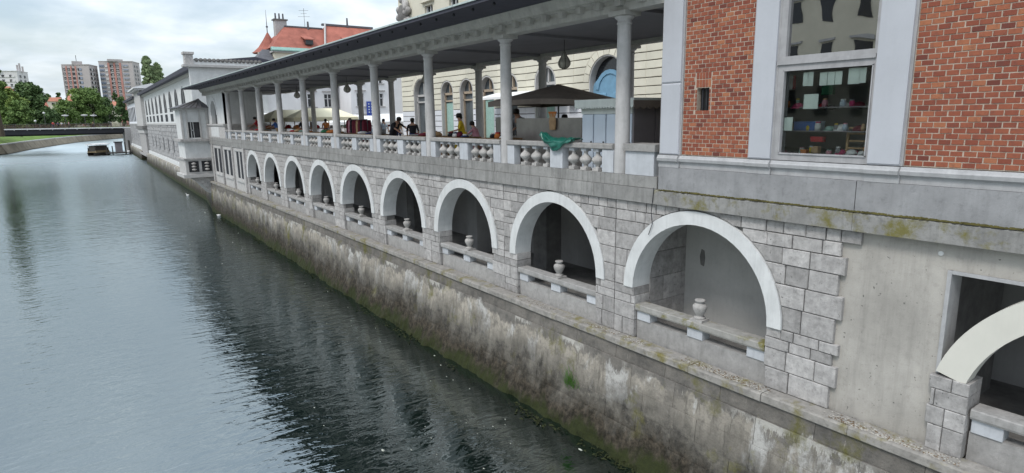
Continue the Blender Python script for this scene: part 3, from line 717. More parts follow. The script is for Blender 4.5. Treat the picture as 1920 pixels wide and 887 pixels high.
# ------------------------------------------------------------------ brick building
bk = thing('brick_building', 'red brick market building with grey pilasters and a shop window', 'building', (10.2, 5, -1.85))
BY = dict(p1=(8.109, 8.583), b1=(6.532, 8.109), p2=(6.114, 6.532), win=(4.493, 6.114), p3=(4.038, 4.493), b2=(1.2, 4.038))
def brick_building():
    zt = 9.0
    # plinth, moss-topped ledge, base moulding
    y = 8.66
    for (ya, yb) in ((4.62, 8.70), (.5, 4.615), (-6, .495)):
        s = MB(); s.extr([(9.90, -1.838), (9.90, -1.56), (9.935, -1.535), (10.3, -1.52), (10.3, -1.838)], 'y', ya, yb); part('ledge_slab', s, 'moss_band', bk)
        s2 = MB(); s2.extr([(9.93, -1.525), (9.93, -1.05), (10.4, -1.05), (10.4, -1.525)], 'y', ya+.004, min(yb, 8.60)-.004); part('plinth_slab', s2, 'plinth', bk)
    ms = MB()                                           # moss strip in the ledge corner
    for k in range(420):
        yy = 8.55-k*.024; h = .004+.012*abs(math.sin(yy*2.3)+.5*math.sin(yy*7.1))+random.random()*.012; d = .02+random.random()*.035
        ms.add([(9.935-d, yy, -1.533), (9.935-d, yy+.03, -1.533), (9.931, yy+.03, -1.528+h), (9.931, yy, -1.528+h), (9.95, yy, -1.528), (9.95, yy+.03, -1.528)], [(0, 1, 2, 3), (3, 2, 5, 4)])
    o = part('moss', ms, 'moss', bk); o['kind'] = 'stuff'
    prof = lambda d: [(9.97-d, -1.046), (9.97-d, -.95), (9.955-d, -.935), (9.915-d, -.915), (9.905-d, -.86), (9.925-d, -.84), (9.945-d, -.80), (10.3, -.79), (10.3, -1.046)]
    for nm in ('p1', 'b1', 'p2', 'win', 'p3', 'b2'):
        a, b = BY[nm]; d = .045 if nm[0] == 'p' else 0
        if d: a -= .02; b += .02
        else: a += .022; b -= .022
        s = MB(); s.extr(prof(d), 'y', a, b); part('base_moulding', s, 'trim', bk)
    # core walls
    c = MB(); c.box(9.995, 10.4, 6.3, 7.477, -.789, zt); c.box(9.995, 10.4, 7.758, 8.4, -.789, zt); c.box(9.995, 10.4, 7.477, 7.758, -.789, .069); c.box(9.995, 10.4, 7.477, 7.758, .501, zt); c.box(9.995, 10.4, -6, 4.3, -.789, zt); c.box(10.3, 10.45, -6, 8.5, -1.8, -.79); c.box(10.4, 17, 8.2, 8.56, -1.5, zt); c.box(10.02, 17, -6, 8.56, zt-.3, zt)
    part('wall_core', c, 'brick_mortar', bk)
    for nm in ('p1', 'p2', 'p3'):
        a, b = BY[nm]; s = MB(); z1 = .62 if nm == 'p1' else zt
        s.prism([(a, -.788), (b, -.788), (b, z1), (a, z1)], 9.925, 10.3, .02); part('pilaster', s, 'pilaster', bk)
        if nm == 'p1': s = MB(); s.prism([(a, z1+.006), (b, z1+.006), (b, zt), (a, zt)], 9.925, 10.3, .02); part('pilaster', s, 'pilaster', bk)
        e = MB(); e.box(9.96, 10.3, a-.035, b+.035, -.788, zt); part('pilaster_edge', e, 'frame', bk)
    # bricks
    bw, bh, pw, ph = .146, .066, .160, .0785
    br = MB(); br.prism([(-bw/2, -bh/2), (bw/2, -bh/2), (bw/2, bh/2), (-bw/2, bh/2)], -.012, .05, .004); mbr = br.mesh('brick', 'brick')
    hb = MB(); hb.prism([(-bw/4, -bh/2), (bw/4, -bh/2), (bw/4, bh/2), (-bw/4, bh/2)], -.012, .05, .004); mhb = hb.mesh('brick', 'brick')
    cand = []; trim = []; nrow = 42
    for panel in ('b2', 'b1'):
        a, b = BY[panel]; a, b = a+.042, b-.042
        for r in range(nrow):
            z = -.79+.01+ph*(r+.5); y = b-(pw/2 if r % 2 else pw/4) if True else 0
            full = bool(r % 2)
            first = True
            while y-bw/2 > a:
                w = bw if (full or not first) else bw/2
                yy0, yy1 = y-w/2, y+w/2
                hole = panel == 'b1' and yy1 > 7.43 and yy0 < 7.81 and -.0 < z < .80
                if hole:
                    if yy1 > 7.85: trim.append((7.812, yy1, z))
                    if yy0 < 7.40: trim.append((yy0, 7.428, z))
                if not hole: cand.append((panel, y+random.uniform(-.003, .003), z+random.uniform(-.002, .002), w))
                y -= (w/2+pw-bw+bw/2); first = False
            if y+bw/2-a > .03: trim.append((a, y+bw/2, z))
    cand.sort(key=lambda q: (q[1]**2+100+q[2]**2) + (1000 if (q[1] < 2.35) else 0))
    jt = MB(); tones = []
    for n_, (pn, y, z, w) in enumerate(cand):
        dx = random.uniform(-.004, .004)
        if n_ < 300: put('brick', mbr if w > .1 else mhb, bk, loc=(10.0+dx, y, z))
        else:
            jt.prism([(y-w/2, z-bh/2), (y+w/2, z-bh/2), (y+w/2, z+bh/2), (y-w/2, z+bh/2)], 9.988+dx, 10.05, .004); tones += [random.random()]*12
    # bricks round the little barred opening
    HY0, HY1, HZ0, HZ1 = 7.478, 7.757, .07, .50
    def one(y0, y1, z0, z1):
        jt.prism([(y0, z0), (y1, z0), (y1, z1), (y0, z1)], 9.988, 10.05, .004); tones.extend([random.random()]*12)
    for k in range(5): yy = HY0-.03+k*.068; one(yy, yy+.058, HZ1+.012, HZ1+.155)
    for k in range(5): yy = HY0-.03+k*.068; one(yy, yy+.058, HZ1+.168, HZ1+.29)
    for a_, b_, z in trim: one(a_, b_, z-bh/2, z+bh/2)
    r0 = [(-.79+.01+ph*(r+.5)) for r in range(nrow)]
    for z in r0:
        if -.0 < z < .80:
            if HZ0-.01 < z < HZ1: one(7.444, HY0-.002, z-bh/2, z+bh/2) if True else 0; one(HY1+.002, 7.80, z-bh/2, z+bh/2)
            elif z <= HZ0-.01:
                one(7.452, 7.60, z-bh/2, z+bh/2); one(7.612, 7.78, z-bh/2, z+bh/2)
    o = part('brick', jt, 'brick_joined', bk, kind='stuff')
    at = o.data.attributes.new('tone', 'FLOAT', 'FACE'); fc = len(o.data.polygons); per = fc//max(1, len(tones)//12)
    vals = [tones[min(i//10*12, len(tones)-1)] for i in range(fc)]; at.data.foreach_set('value', vals)
    ho = MB(); ho.box(10.12, 10.15, HY0-.01, HY1+.01, HZ0-.01, HZ1+.01); ho2 = part('vent_opening', ho, 'window_dark', bk)
    bars = MB()
    for f in (.35, .68): yy = HY0+(HY1-HY0)*f; bars.box(10.05, 10.075, yy-.012, yy+.012, HZ0, HZ1)
    part('bar', bars, 'iron', ho2)
    # shop window: frame, transom, panes, dark room with shelves
    a, b = BY['win']; wf = MB(); X0, X1 = 9.965, 10.14
    for (ya, yb, za, zb) in ((a, 4.548, -.788, zt), (5.968, b, -.788, zt), (4.548, 5.968, -.788, -.672), (4.548, 5.968, .706, .80), (4.548, 5.968, .86, .935)): wf.box(X0, X1, ya, yb, za, zb)
    wf.box(X0-.03, X1, a+.02, b-.02, .80, .86)
    for (ya, yb, za, zb) in ((4.536, 4.556, -.672, .706), (5.96, 5.98, -.672, .706), (4.536, 5.98, -.684, -.66), (4.536, 5.98, .694, .718)): wf.box(X0-.018, X0+.03, ya, yb, za, zb)
    wo = part('shop_window', wf, 'frame', bk)
    g1 = MB(); g1.box(10.035, 10.041, 4.545, 5.97, -.675, .71); part('pane', g1, 'glass', wo)
    g2 = MB(); g2.box(10.035, 10.041, 4.545, 5.97, .93, zt); part('pane', g2, 'glass_upper', wo)
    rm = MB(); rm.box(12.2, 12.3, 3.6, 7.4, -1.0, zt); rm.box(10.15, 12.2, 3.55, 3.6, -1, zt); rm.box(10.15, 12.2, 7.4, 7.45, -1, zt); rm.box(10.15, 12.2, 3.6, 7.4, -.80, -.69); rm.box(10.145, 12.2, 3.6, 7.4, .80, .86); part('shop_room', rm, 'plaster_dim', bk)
    sh = MB()
    for z in (-.30, .10): sh.box(10.5, 11.1, 4.4, 6.2, z-.02, z)
    part('display_shelf', sh, 'kiosk_dark', bk)
brick_building()
# notices taped inside the shop window and the goods on display
def display():
    def sheet(px0, py0, px1, py1, label, grp='notices taped in the shop window'):
        a = P(px0, py0, X=10.055); b = P(px1, py1, X=10.055); s = MB(); y0, y1 = sorted((a.y, b.y)); z0, z1 = sorted((a.z, b.z))
        s.box(10.053, 10.056, y0, y1, z0, z1); tag(part('paper_notice', s, 'paper'), label, 'notice', grp)
    top = 'white paper notice in the top row of the shop window'
    for x0, x1, y0, y1, l in ((1507, 1515, 136, 161, 'narrow white notice, first in the window\'s top row from the colonnade side'), (1516, 1524, 135, 161, 'narrow white notice, second in the window\'s top row from the colonnade side'),
                        (1538, 1550, 136, 160, 'white notice starting the row of three in the shop window'), (1553, 1564, 135, 159, 'white notice in the middle of the row of three'),
                        (1567, 1578, 134, 158, 'white notice ending the row of three in the shop window'), (1592, 1611, 128, 157, 'widest white notice in the window\'s top row'),
                        (1613, 1623, 127, 155, 'narrow white notice beside the widest one in the top row'), (1508, 1533, 177, 204, 'square white notice in the middle of the shop window'),
                        (1471, 1485, 220, 245, 'white notice low beside the window frame')): sheet(x0, y0, x1, y1, l)
    def cap(px, py, X, mt, r, label, ang=0.):
        p = P(px, py, X=X); t = thing('cap', label, 'hat', (p.x, p.y, p.z-r*.5), ang, 'caps in the shop window')
        m_ = MB(); m_.lathe([(r, 0), (r*.98, r*.3), (r*.8, r*.62), (r*.45, r*.85), (0, r*.92)], seg=14); put('crown', m_.mesh('crown', mt, True), t, True)
        b = MB(); n = 8; pts = [(-r*.2-math.cos(u)*r*1.5, math.sin(u)*r*.9) for u in [(-1+2*k/n)*1.25 for k in range(n+1)]]; b.extr(pts, 'z', -.012, .012); put('peak', b.mesh('peak', mt), t, True)
    cap(1558, 200, 10.7, 'cloth_black', .085, 'black cap with pale peak on the upper shelf')
    cap(1585, 196, 10.7, 'cloth_white', .085, 'white cap standing on the upper display shelf')
    cap(1556, 240, 10.7, 'cloth_sage', .09, 'sage green cap beside the blue box')
    cap(1579, 238, 10.7, 'cloth_white', .11, 'larger white cap on the lower display shelf')
    cap(1497, 197, 10.6, 'cloth_magenta', .10, 'pink hat on the upper shelf of the shop window')
    cap(1543, 197, 10.75, 'cloth_red', .09, 'red hat on the upper shelf behind the square notice')
    cap(1611, 195, 10.7, 'cloth_maroon', .10, 'maroon hat on the upper shelf by the window frame')
    cap(1612, 240, 10.7, 'cloth_maroon', .11, 'maroon hat on the lower shelf above the wooden stool')
    cap(1597, 284, 10.3, 'cloth_white', .085, 'white cap on the floor of the shop window')
    cap(1616, 286, 10.3, 'cloth_white', .06, 'small white cap on the floor by the frame')
    cap(1577, 284, 10.5, 'cloth_magenta', .08, 'pink hat on the floor of the shop window')
    cap(1471, 283, 10.3, 'cloth_pink', .05, 'small pink cap low in the corner of the shop window')
    def goods(name, px, py, X, sx, sy, sz, mt, label, cat):
        p = P(px, py, X=X); t = thing(name, label, cat, (p.x, p.y, p.z), 0)
        b = MB(); b.prism([(-sy, 0), (sy, 0), (sy, sz), (-sy, sz)], -sx, sx, .012); put('body', b.mesh('body', mt), t, True)
        l_ = MB(); l_.box(-sx-.004, sx+.004, -sy-.004, sy+.004, sz-.001, sz+.02); put('lid', l_.mesh('lid', mt), t, True)
    goods('gift_box', 1513, 246, 10.7, .12, .19, .15, 'cloth_blue', 'blue box on the lower shelf of the shop window', 'box')
    goods('gift_box', 1534, 246, 10.7, .1, .06, .15, 'cloth_paleblue', 'pale blue box beside the larger blue box', 'box')
    goods('soap_tin', 1529, 287, 10.3, .05, .06, .09, 'cloth_tan', 'tan tin standing on the floor of the shop window', 'tin')
    goods('soap_tin', 1508, 288, 10.3, .05, .05, .05, 'cloth_orange', 'orange tin on the floor of the shop window', 'tin')
    goods('red_bag', 1533, 266, 10.6, .05, .11, .07, 'cloth_red', 'red bag lying under the lower shelf in the window', 'bag')
    goods('green_bag', 1552, 178, 10.9, .05, .1, .22, 'cloth_green', 'dark green bag hung at the back of the shop window', 'bag')
    cs = ['orange', 'sage', 'yellow', 'white', 'pink', 'grey', 'paleblue', 'magenta', 'tan']
    for r_, (py, nm_, X_) in enumerate(((203, 'upper', 10.62), (246, 'lower', 10.62), (288, 'bottom', 10.45))):
        for k, c_ in enumerate(cs):
            if (k+r_) % 3 == 2: continue
            px = 1478+k*17+r_*4; q = P(px, py, X=X_); hh = random.uniform(.07, .16); t = thing('jar', '%s jar among the goods on the %s shelf of the shop window' % (c_, nm_), 'jar', (X_, q.y, (.10, -.30, -.69)[r_]), 0, 'jars in the shop window')
            m_ = MB(); w_ = random.uniform(.03, .05); m_.lathe([(0, 0), (w_, 0), (w_*1.1, hh*.5), (w_*.8, hh*.85), (0, hh*.86)], (0, 0, 0), 10); put('body', m_.mesh('body', 'cloth_'+c_, True), t, True)
            m_ = MB(); m_.lathe([(0, hh*.85), (w_*.85, hh*.85), (w_*.85, hh), (0, hh)], (0, 0, 0), 10); put('lid', m_.mesh('lid', 'cloth_'+cs[(k*2+r_) % 9]), t, True)
    p = P(1606, 286, X=10.75); t = thing('wooden_stool', 'wooden ladder-back stool in the dark of the shop window', 'stool', (p.x, p.y, -.69), 0)
    for dy in (-.16, .16):
        l_ = MB(); l_.box(-.02, .02, dy-.02, dy+.02, 0, .42); put('leg', l_.mesh('leg', 'cloth_tan'), t, True)
    for z in (.1, .22, .34):
        l_ = MB(); l_.box(-.012, .012, -.16, .16, z-.015, z+.015); put('rung', l_.mesh('rung', 'cloth_tan'), t, True)
    l_ = MB(); l_.box(-.03, .25, -.19, .19, .42, .45); put('seat', l_.mesh('seat', 'cloth_tan'), t, True)
    # trainers
    p = P(1483, 155, X=10.6); t = thing('shoe', 'white shoe hung at the top of the shop window', 'shoe', tuple(p), 0)
    s = MB(); s.lathe([(0, -.13), (.045, -.12), (.06, -.06), (.05, .02), (.06, .09), (.04, .13), (0, .14)], seg=10, sx=.7); put('upper', s.mesh('upper', 'cloth_white', True), t, True)
    s = MB(); s.box(-.02, .03, -.075, -.045, -.12, .12); put('sole', s.mesh('sole', 'cloth_red'), t, True)
display()
# ------------------------------------------------------------------ generic wall pieces
def arch_wall(mb, ops, y0, y1, z0, z1, xf, xb, n=10):
    """wall slab in the (y, z) plane with round-headed openings (yc, r, zs, zb)"""
    ops = sorted(ops)
    for i, (yc, r, zs, zb) in enumerate(ops):
        a = y0 if i == 0 else (ops[i-1][0]+yc)/2; b = y1 if i == len(ops)-1 else (ops[i+1][0]+yc)/2
        for sg, ye in ((-1, a), (1, b)):
            arc = [(yc+sg*r*math.sin(t*math.pi/2/n), zs+r*math.cos(t*math.pi/2/n)) for t in range(n+1)]
            mb.prism(arc+[(yc+sg*r, zb), (ye, zb), (ye, z1), (yc, z1)], xf, xb)
        if zb > z0+.01: mb.prism([(a, z0), (b, z0), (b, zb), (a, zb)], xf, xb)
def hole_wall(mb, y0, y1, z0, z1, holes, xf, xb):
    ys = sorted({y0, y1, *[h[0] for h in holes], *[h[1] for h in holes]}); zs = sorted({z0, z1, *[h[2] for h in holes], *[h[3] for h in holes]})
    for i in range(len(ys)-1):
        run = None
        for j in range(len(zs)-1):
            ym, zm = (ys[i]+ys[i+1])/2, (zs[j]+zs[j+1])/2
            inside = any(h[0] < ym < h[1] and h[2] < zm < h[3] for h in holes)
            if not inside: run = (run[0], zs[j+1]) if run else (zs[j], zs[j+1])
            if (inside or j == len(zs)-2) and run: mb.box(xf, xb, ys[i], ys[i+1], run[0], run[1]); run = None
# ------------------------------------------------------------------ corner pavilion with the oriel over the water
pv = thing('corner_pavilion', 'white corner pavilion with oriel bay at the end of the colonnade', 'building', (10, 55, -5))
def pavilion():
    lw_ = MB(); H = []
    for a, b in ((55.25, 56.35), (53.65, 54.75), (51.45, 52.4), (50.0, 50.9), (47.55, 48.3), (46.55, 47.2)): H.append((a, b, -4.05, -2.15))
    hole_wall(lw_, 45.6, 58.3, ZF+.01, ZT-.002, H, 9.985, 10.3); part('lower_wall', lw_, 'stone_light', pv)
    for a, b, c, d in H:
        w = MB(); w.box(10.0, 10.03, a+.002, b-.002, c+.002, d-.002); part('slit_window', w, 'hall_glass', pv)
    for c in (55.0, 51.2, 47.4):
        s = MB(); s.box(9.90, 9.99, c-1.35, c+1.35, -4.32, -4.16); part('window_sill', s, 'stone_light', pv)
        s = MB(); s.box(9.93, 9.99, c-1.35, c+1.35, -2.10, -1.98); part('window_lintel', s, 'stone_light', pv)
    for y in (45.75, 49.35, 53.1, 56.9):
        s = MB(); s.box(9.88, 9.99, y-.17, y+.17, ZF+.01, ZT-.002); part('pilaster_strip', s, 'stone', pv)
    p1 = MB(); p1.box(9.99, 13, 51.45, 58.2, -1.272, -.30); part('pavilion_plinth', p1, 'stone', pv)
    pl = MB(); pl.box(9.97, 9.995, 53.6, 56.8, -1.2, -.42); part('plinth_panel', pl, 'white_plaster', pv)
    lg = MB(); lg.box(9.90, 13.1, 51.35, 58.25, -.30, -.17); part('plinth_cap', lg, 'stone_light', pv)
    up = MB(); arch_wall(up, [(55.6, 1.15, .55, -.165)], 51.6, 58.2, -.168, 2.2, 10.1, 10.5); up.box(10.1, 13, 51.6, 51.75, -.168, 2.25); part('upper_wall', up, 'white_plaster', pv)
    ar_ = MB(); ring(ar_, 55.6, .55, 1.15, 1.4, 10.06, 10.2, n=16); part('arch_trim', ar_, 'white_plaster', pv)
    gl = MB(); gl.box(10.4, 10.45, 54.4, 56.8, -.17, 1.8); part('arch_window', gl, 'window_dark', pv)
    # oriel: seen end-on from the bridge
    Y0, Y1, X0, X1 = 58.0, 61.6, 7.95, 10.15
    b = MB(); b.box(X0, X1, Y0, Y1, -4.35, -3.05); b.box(X0-.25, X1, Y0-.25, Y1+.25, -4.62, -4.352); o = part('oriel_base', b, 'stone_light', pv)
    k = MB(); k.extr([(X0+.2, -4.62), (X1+1.2, -4.62), (X1+1.2, -6.6), (X1-.3, -6.2), (X0+1.1, -5.2)], 'y', Y0+.1, Y1); part('oriel_bracket', k, 'stone', pv)
    m_ = MB(); m_.box(X0+.1, X1, Y0+.1, Y1, -3.05, -1.60); part('oriel_apron', m_, 'white_plaster', pv)
    c1 = MB(); c1.box(X0-.12, X1, Y0-.12, Y1+.1, -3.12, -3.0); c1.box(X0-.22, X1, Y0-.22, Y1+.2, -1.60, -1.40); part('oriel_cornice', c1, 'stone', pv)
    for xa in (X0+.22, X0+1.22):
        d = MB(); d.box(xa, xa+.78, Y0-.02, Y0+.03, -4.15, -3.25); dk = part('oriel_opening', d, 'window_dark', o)
        for z in (-3.95, -3.7, -3.45): e = MB(); e.lathe([(0, -.1), (.10, -.08), (.2, 0), (.10, .08), (0, .1)], (xa+.39, Y0-.08, z), 10); part('opening_baluster', e, 'baluster', o, True)
    u = MB(); u.box(X0+.12, X0+.45, Y0+.1, Y1, -1.4, 1.0); u.box(X1-.75, X1, Y0+.1, Y1, -1.4, 1.0); u.box(X0+.45, X1-.75, Y0+.1, Y0+.3, .0, 1.0); u.box(X0+.45, X1-.75, Y0+.1, Y0+.3, -1.4, -1.30); part('oriel_wall', u, 'white_plaster', pv)
    for xa, xb in ((X0-.0, X0+.16), (X0+.40, X0+.52), (X1-.82, X1-.70), (X1-.3, X1-.12)): u = MB(); u.box(xa, xb, Y0+.02, Y0+.12, -1.4, 1.0); part('oriel_pilaster', u, 'stone_light', pv)
    w = MB(); w.box(X0+.45, X1-.75, Y0+.34, Y0+.38, -1.35, .05); wn = part('oriel_window', w, 'window_dark', pv)
    f = MB(); f.box(X0+.72, X0+.79, Y0+.28, Y0+.335, -1.3, 0); f.box(X0+.92, X0+.97, Y0+.28, Y0+.335, -1.3, 0); f.box(X0+.72, X0+.97, Y0+.28, Y0+.33, -.7, -.64); part('window_bar', f, 'white_plaster', wn)
    cn = MB(); cn.box(X0-.15, X1, Y0-.15, Y1+.1, 1.0, 1.16); part('oriel_eave', cn, 'stone_light', pv)
    rf = MB(); ax, ay = 9.75, 59.8; az = 1.95; q = [(X0-.4, Y0-.35, 1.16), (X1+.1, Y0-.35, 1.16), (X1+.1, Y1+.3, 1.16), (X0-.4, Y1+.3, 1.16), (ax, ay, az)]
    rf.add(q, [(0, 1, 4), (1, 2, 4), (2, 3, 4), (3, 0, 4), (3, 2, 1, 0)]); ro = part('oriel_roof', rf, 'roof_grey', pv)
    for t in np.linspace(.1, .9, 6):
        s = MB(); a = Vector(q[0])*(1-t)+Vector(q[1])*t; s.tube([tuple(a+Vector((0, 0, .02))), tuple(Vector(q[4])+Vector((0, -.02, .02)))], .03, 4); part('roof_seam', s, 'stone_dark', ro)
pavilion()
# ------------------------------------------------------------------ gable wall behind the pavilion
gb = thing('gable_wall', 'white gable parapet topped with a row of round tiles', 'wall', (12, 64, 3))
def gable():
    g = MB(); g.box(9.95, 16.6, 64, 64.5, -1.3, 4.95); part('gable_face', g, 'white_plaster', gb)
    c = MB(); c.box(9.45, 16.8, 63.7, 64.8, 4.95, 5.15); part('cornice', c, 'stone_light', gb)
    c = MB(); c.box(9.75, 16.7, 63.95, 64.6, 5.15, 5.55); part('parapet', c, 'white_plaster', gb)
    p = MB(); p.box(9.65, 10.35, 63.85, 64.7, 5.15, 6.05); p.box(9.55, 10.45, 63.75, 64.8, 6.05, 6.25); part('corner_block', p, 'stone', gb)
    t = MB(); t.T = Matrix.Rotation(math.pi/2, 4, 'X'); t.lathe([(0, -.35), (.17, -.35), (.17, .35), (0, .35)], seg=10); me = t.mesh('ridge_tile', 'stone_dark', True)
    x = 10.62
    while x < 16.4: put('ridge_tile', me, gb, loc=(x, 64.25, 5.58)); x += .37
    s = MB(); s.box(13, 16.5, 63.6, 63.9, 3.0, 3.4); part('lower_cornice', s, 'stone_light', gb)
gable()
# ------------------------------------------------------------------ far halls on the quay
def hall(name, label, ya, yb, arches, slits, tall=False):
    t = thing(name, label, 'building', tuple(HT @ Vector((0, ya, -5))))
    EZ = 4.75
    up = MB(HT); zs, zb, ztop = 3.0, 1.75, EZ
    r = (.27 if not tall else .36)*abs(arches[0]-arches[-1])/(len(arches)-1)
    if not tall:
        arch_wall(up, [(y, r, 2.35, 1.35) for y in arches], ya, yb, 1.35, EZ, 0, .4, 6); hole_wall(up, ya, yb, -.12, 1.35, [(y-r, y+r, .1, 1.12) for y in arches], 0, .4)
        for y in arches:
            w = MB(HT); w.box(.05, .09, y-r-.1, y+r+.1, 1.2, 4.6); part('arched_window', w, 'hall_glass', t)
            w = MB(HT); w.box(.05, .09, y-r-.1, y+r+.1, .05, 1.2); part('lower_window', w, 'hall_glass', t)
            w = MB(HT); w.box(.02, .048, y-.06, y+.06, 1.35, 3.9); part('mullion', w, 'stone_light', t)
    else:
        hole_wall(up, ya, yb, -.12, EZ-.4, [(y-r, y+r, .3, 3.6) for y in arches], 0, .4)
        for y in arches: w = MB(HT); w.box(.05, .09, y-r-.1, y+r+.1, .2, 3.7); part('tall_window', w, 'hall_glass', t)
    part('upper_wall', up, 'white_plaster' if not tall else 'cream_white', t)
    lo = MB(HT); hole_wall(lo, ya, yb, -5.2, -.35, [(y-.6, y+.6, -4.2, -2.3) for y in slits], .03, .4); part('stone_wall', lo, 'rough_stone', t)
    for y in slits: w = MB(HT); w.box(.07, .1, y-.7, y+.7, -4.3, -2.2); part('slit_window', w, 'hall_glass', t)
    # rubble stones proud of the wall
    n = 0; y = ya+.3
    rub = MB(HT)
    while y < yb-.8:
        for z in np.arange(-5.0, -.6, .62):
            w, h = random.uniform(.5, .95), random.uniform(.36, .55); yy = y+random.uniform(-.2, .2)
            if any(abs(yy-s) < 1.2 and -4.6 < z < -2.0 for s in slits): continue
            rub.prism([(yy-w/2, z), (yy+w/2, z+random.uniform(0, .05)), (yy+w/2-.06, z+h), (yy-w/2+.05, z+h)], -.03-random.random()*.04, .1, .03)
        y += 1.05
    part('rubble_stone', rub, 'rough_stone', t, kind='stuff')
    s = MB(HT); s.box(-.12, .4, ya, yb, -.35, -.12); part('string_course', s, 'stone_light', t)
    s = MB(HT); s.box(-.22, .4, ya, yb, -5.75, -5.2); part('base_course', s, 'white_plaster', t)
    e = MB(HT); e.extr([(-.05, EZ), (-.3, EZ+.12), (-.35, EZ+.3), (.4, EZ+.3), (.4, EZ)], 'y', ya, yb); part('cornice', e, 'entablature', t)
    rf = MB(HT); rf.extr([(-.9, EZ+.3), (-.95, EZ+.72), (4.5, EZ+1.35), (9, EZ+.42), (9, EZ+.3)], 'y', ya-.2, yb+.2); part('roof', rf, 'soffit', t)
    bx_ = MB(HT); bx_.box(.4, 8.6, ya, yb, -5, EZ); part('hall_body', bx_, 'render_white', t)
    q = MB(HT); q.extr([(-.55, -5.75), (-.95, WZ-1.5), (3, WZ-1.5), (3, -5.75)], 'y', ya-3, yb); part('quay_base', q, 'quay', t)
    return t
hx = lambda px: HPt(px, 225)[0]
A1 = [hx(v) for v in (347.7, 334.5, 323, 312.8, 303.8, 296.2, 289, 282.7, 277)]
S1 = [hx(v) for v in (330, 320, 310.6, 302, 294, 287.7, 282)]
Ya1 = 2.6; Yb1 = hx(274)
hall('market_hall', 'grey rubble-stone market hall with white arched upper windows beside the pavilion', Ya1, Yb1, A1, S1)
Ya2 = hx(262); Yb2 = hx(242.5)
nA = 7
hall('market_hall', 'farther market hall with tall white-framed windows by the footbridge', Ya2, Yb2, [Ya2+(Yb2-Ya2)*(k+.5)/nA for k in range(nA)], [Ya2+(Yb2-Ya2)*(k+.5)/5 for k in range(5)], tall=True)
sp = thing('stair_pier', 'tall stone stair pier with pale capped roof between the market halls', 'building', tuple(HT @ Vector((0, Yb1, -5))))
b = MB(HT); b.box(-.55, 3, Yb1+.02, Ya2-.02, -2.0, 6.0); part('pier_shaft', b, 'stone_light', sp)
b = MB(HT); b.box(-.8, 3, Yb1-.3, Ya2+.3, -1.2, -.6); part('pier_ledge', b, 'stone_dark', sp)
b = MB(HT); b.box(-.35, 3, Yb1+.4, Ya2-.4, -6, -2.0); part('pier_foot', b, 'stone', sp)
b = MB(HT); b.box(-.7, 4, Yb1-.2, Ya2+.2, -6.4, -6); part('pier_base', b, 'stone', sp)
b = MB(HT); b.box(-1.2, 4, Yb1-1.0, Ya2+.8, 6.0, 6.35); part('pier_cornice', b, 'stone_light', sp)
b = MB(HT); b.extr([(-1.5, 6.35), (-1.5, 6.55), (1.5, 7.3), (4.5, 6.55), (4.5, 6.35)], 'y', Yb1-1.2, Ya2+1); part('pier_roof', b, 'render_white', sp)
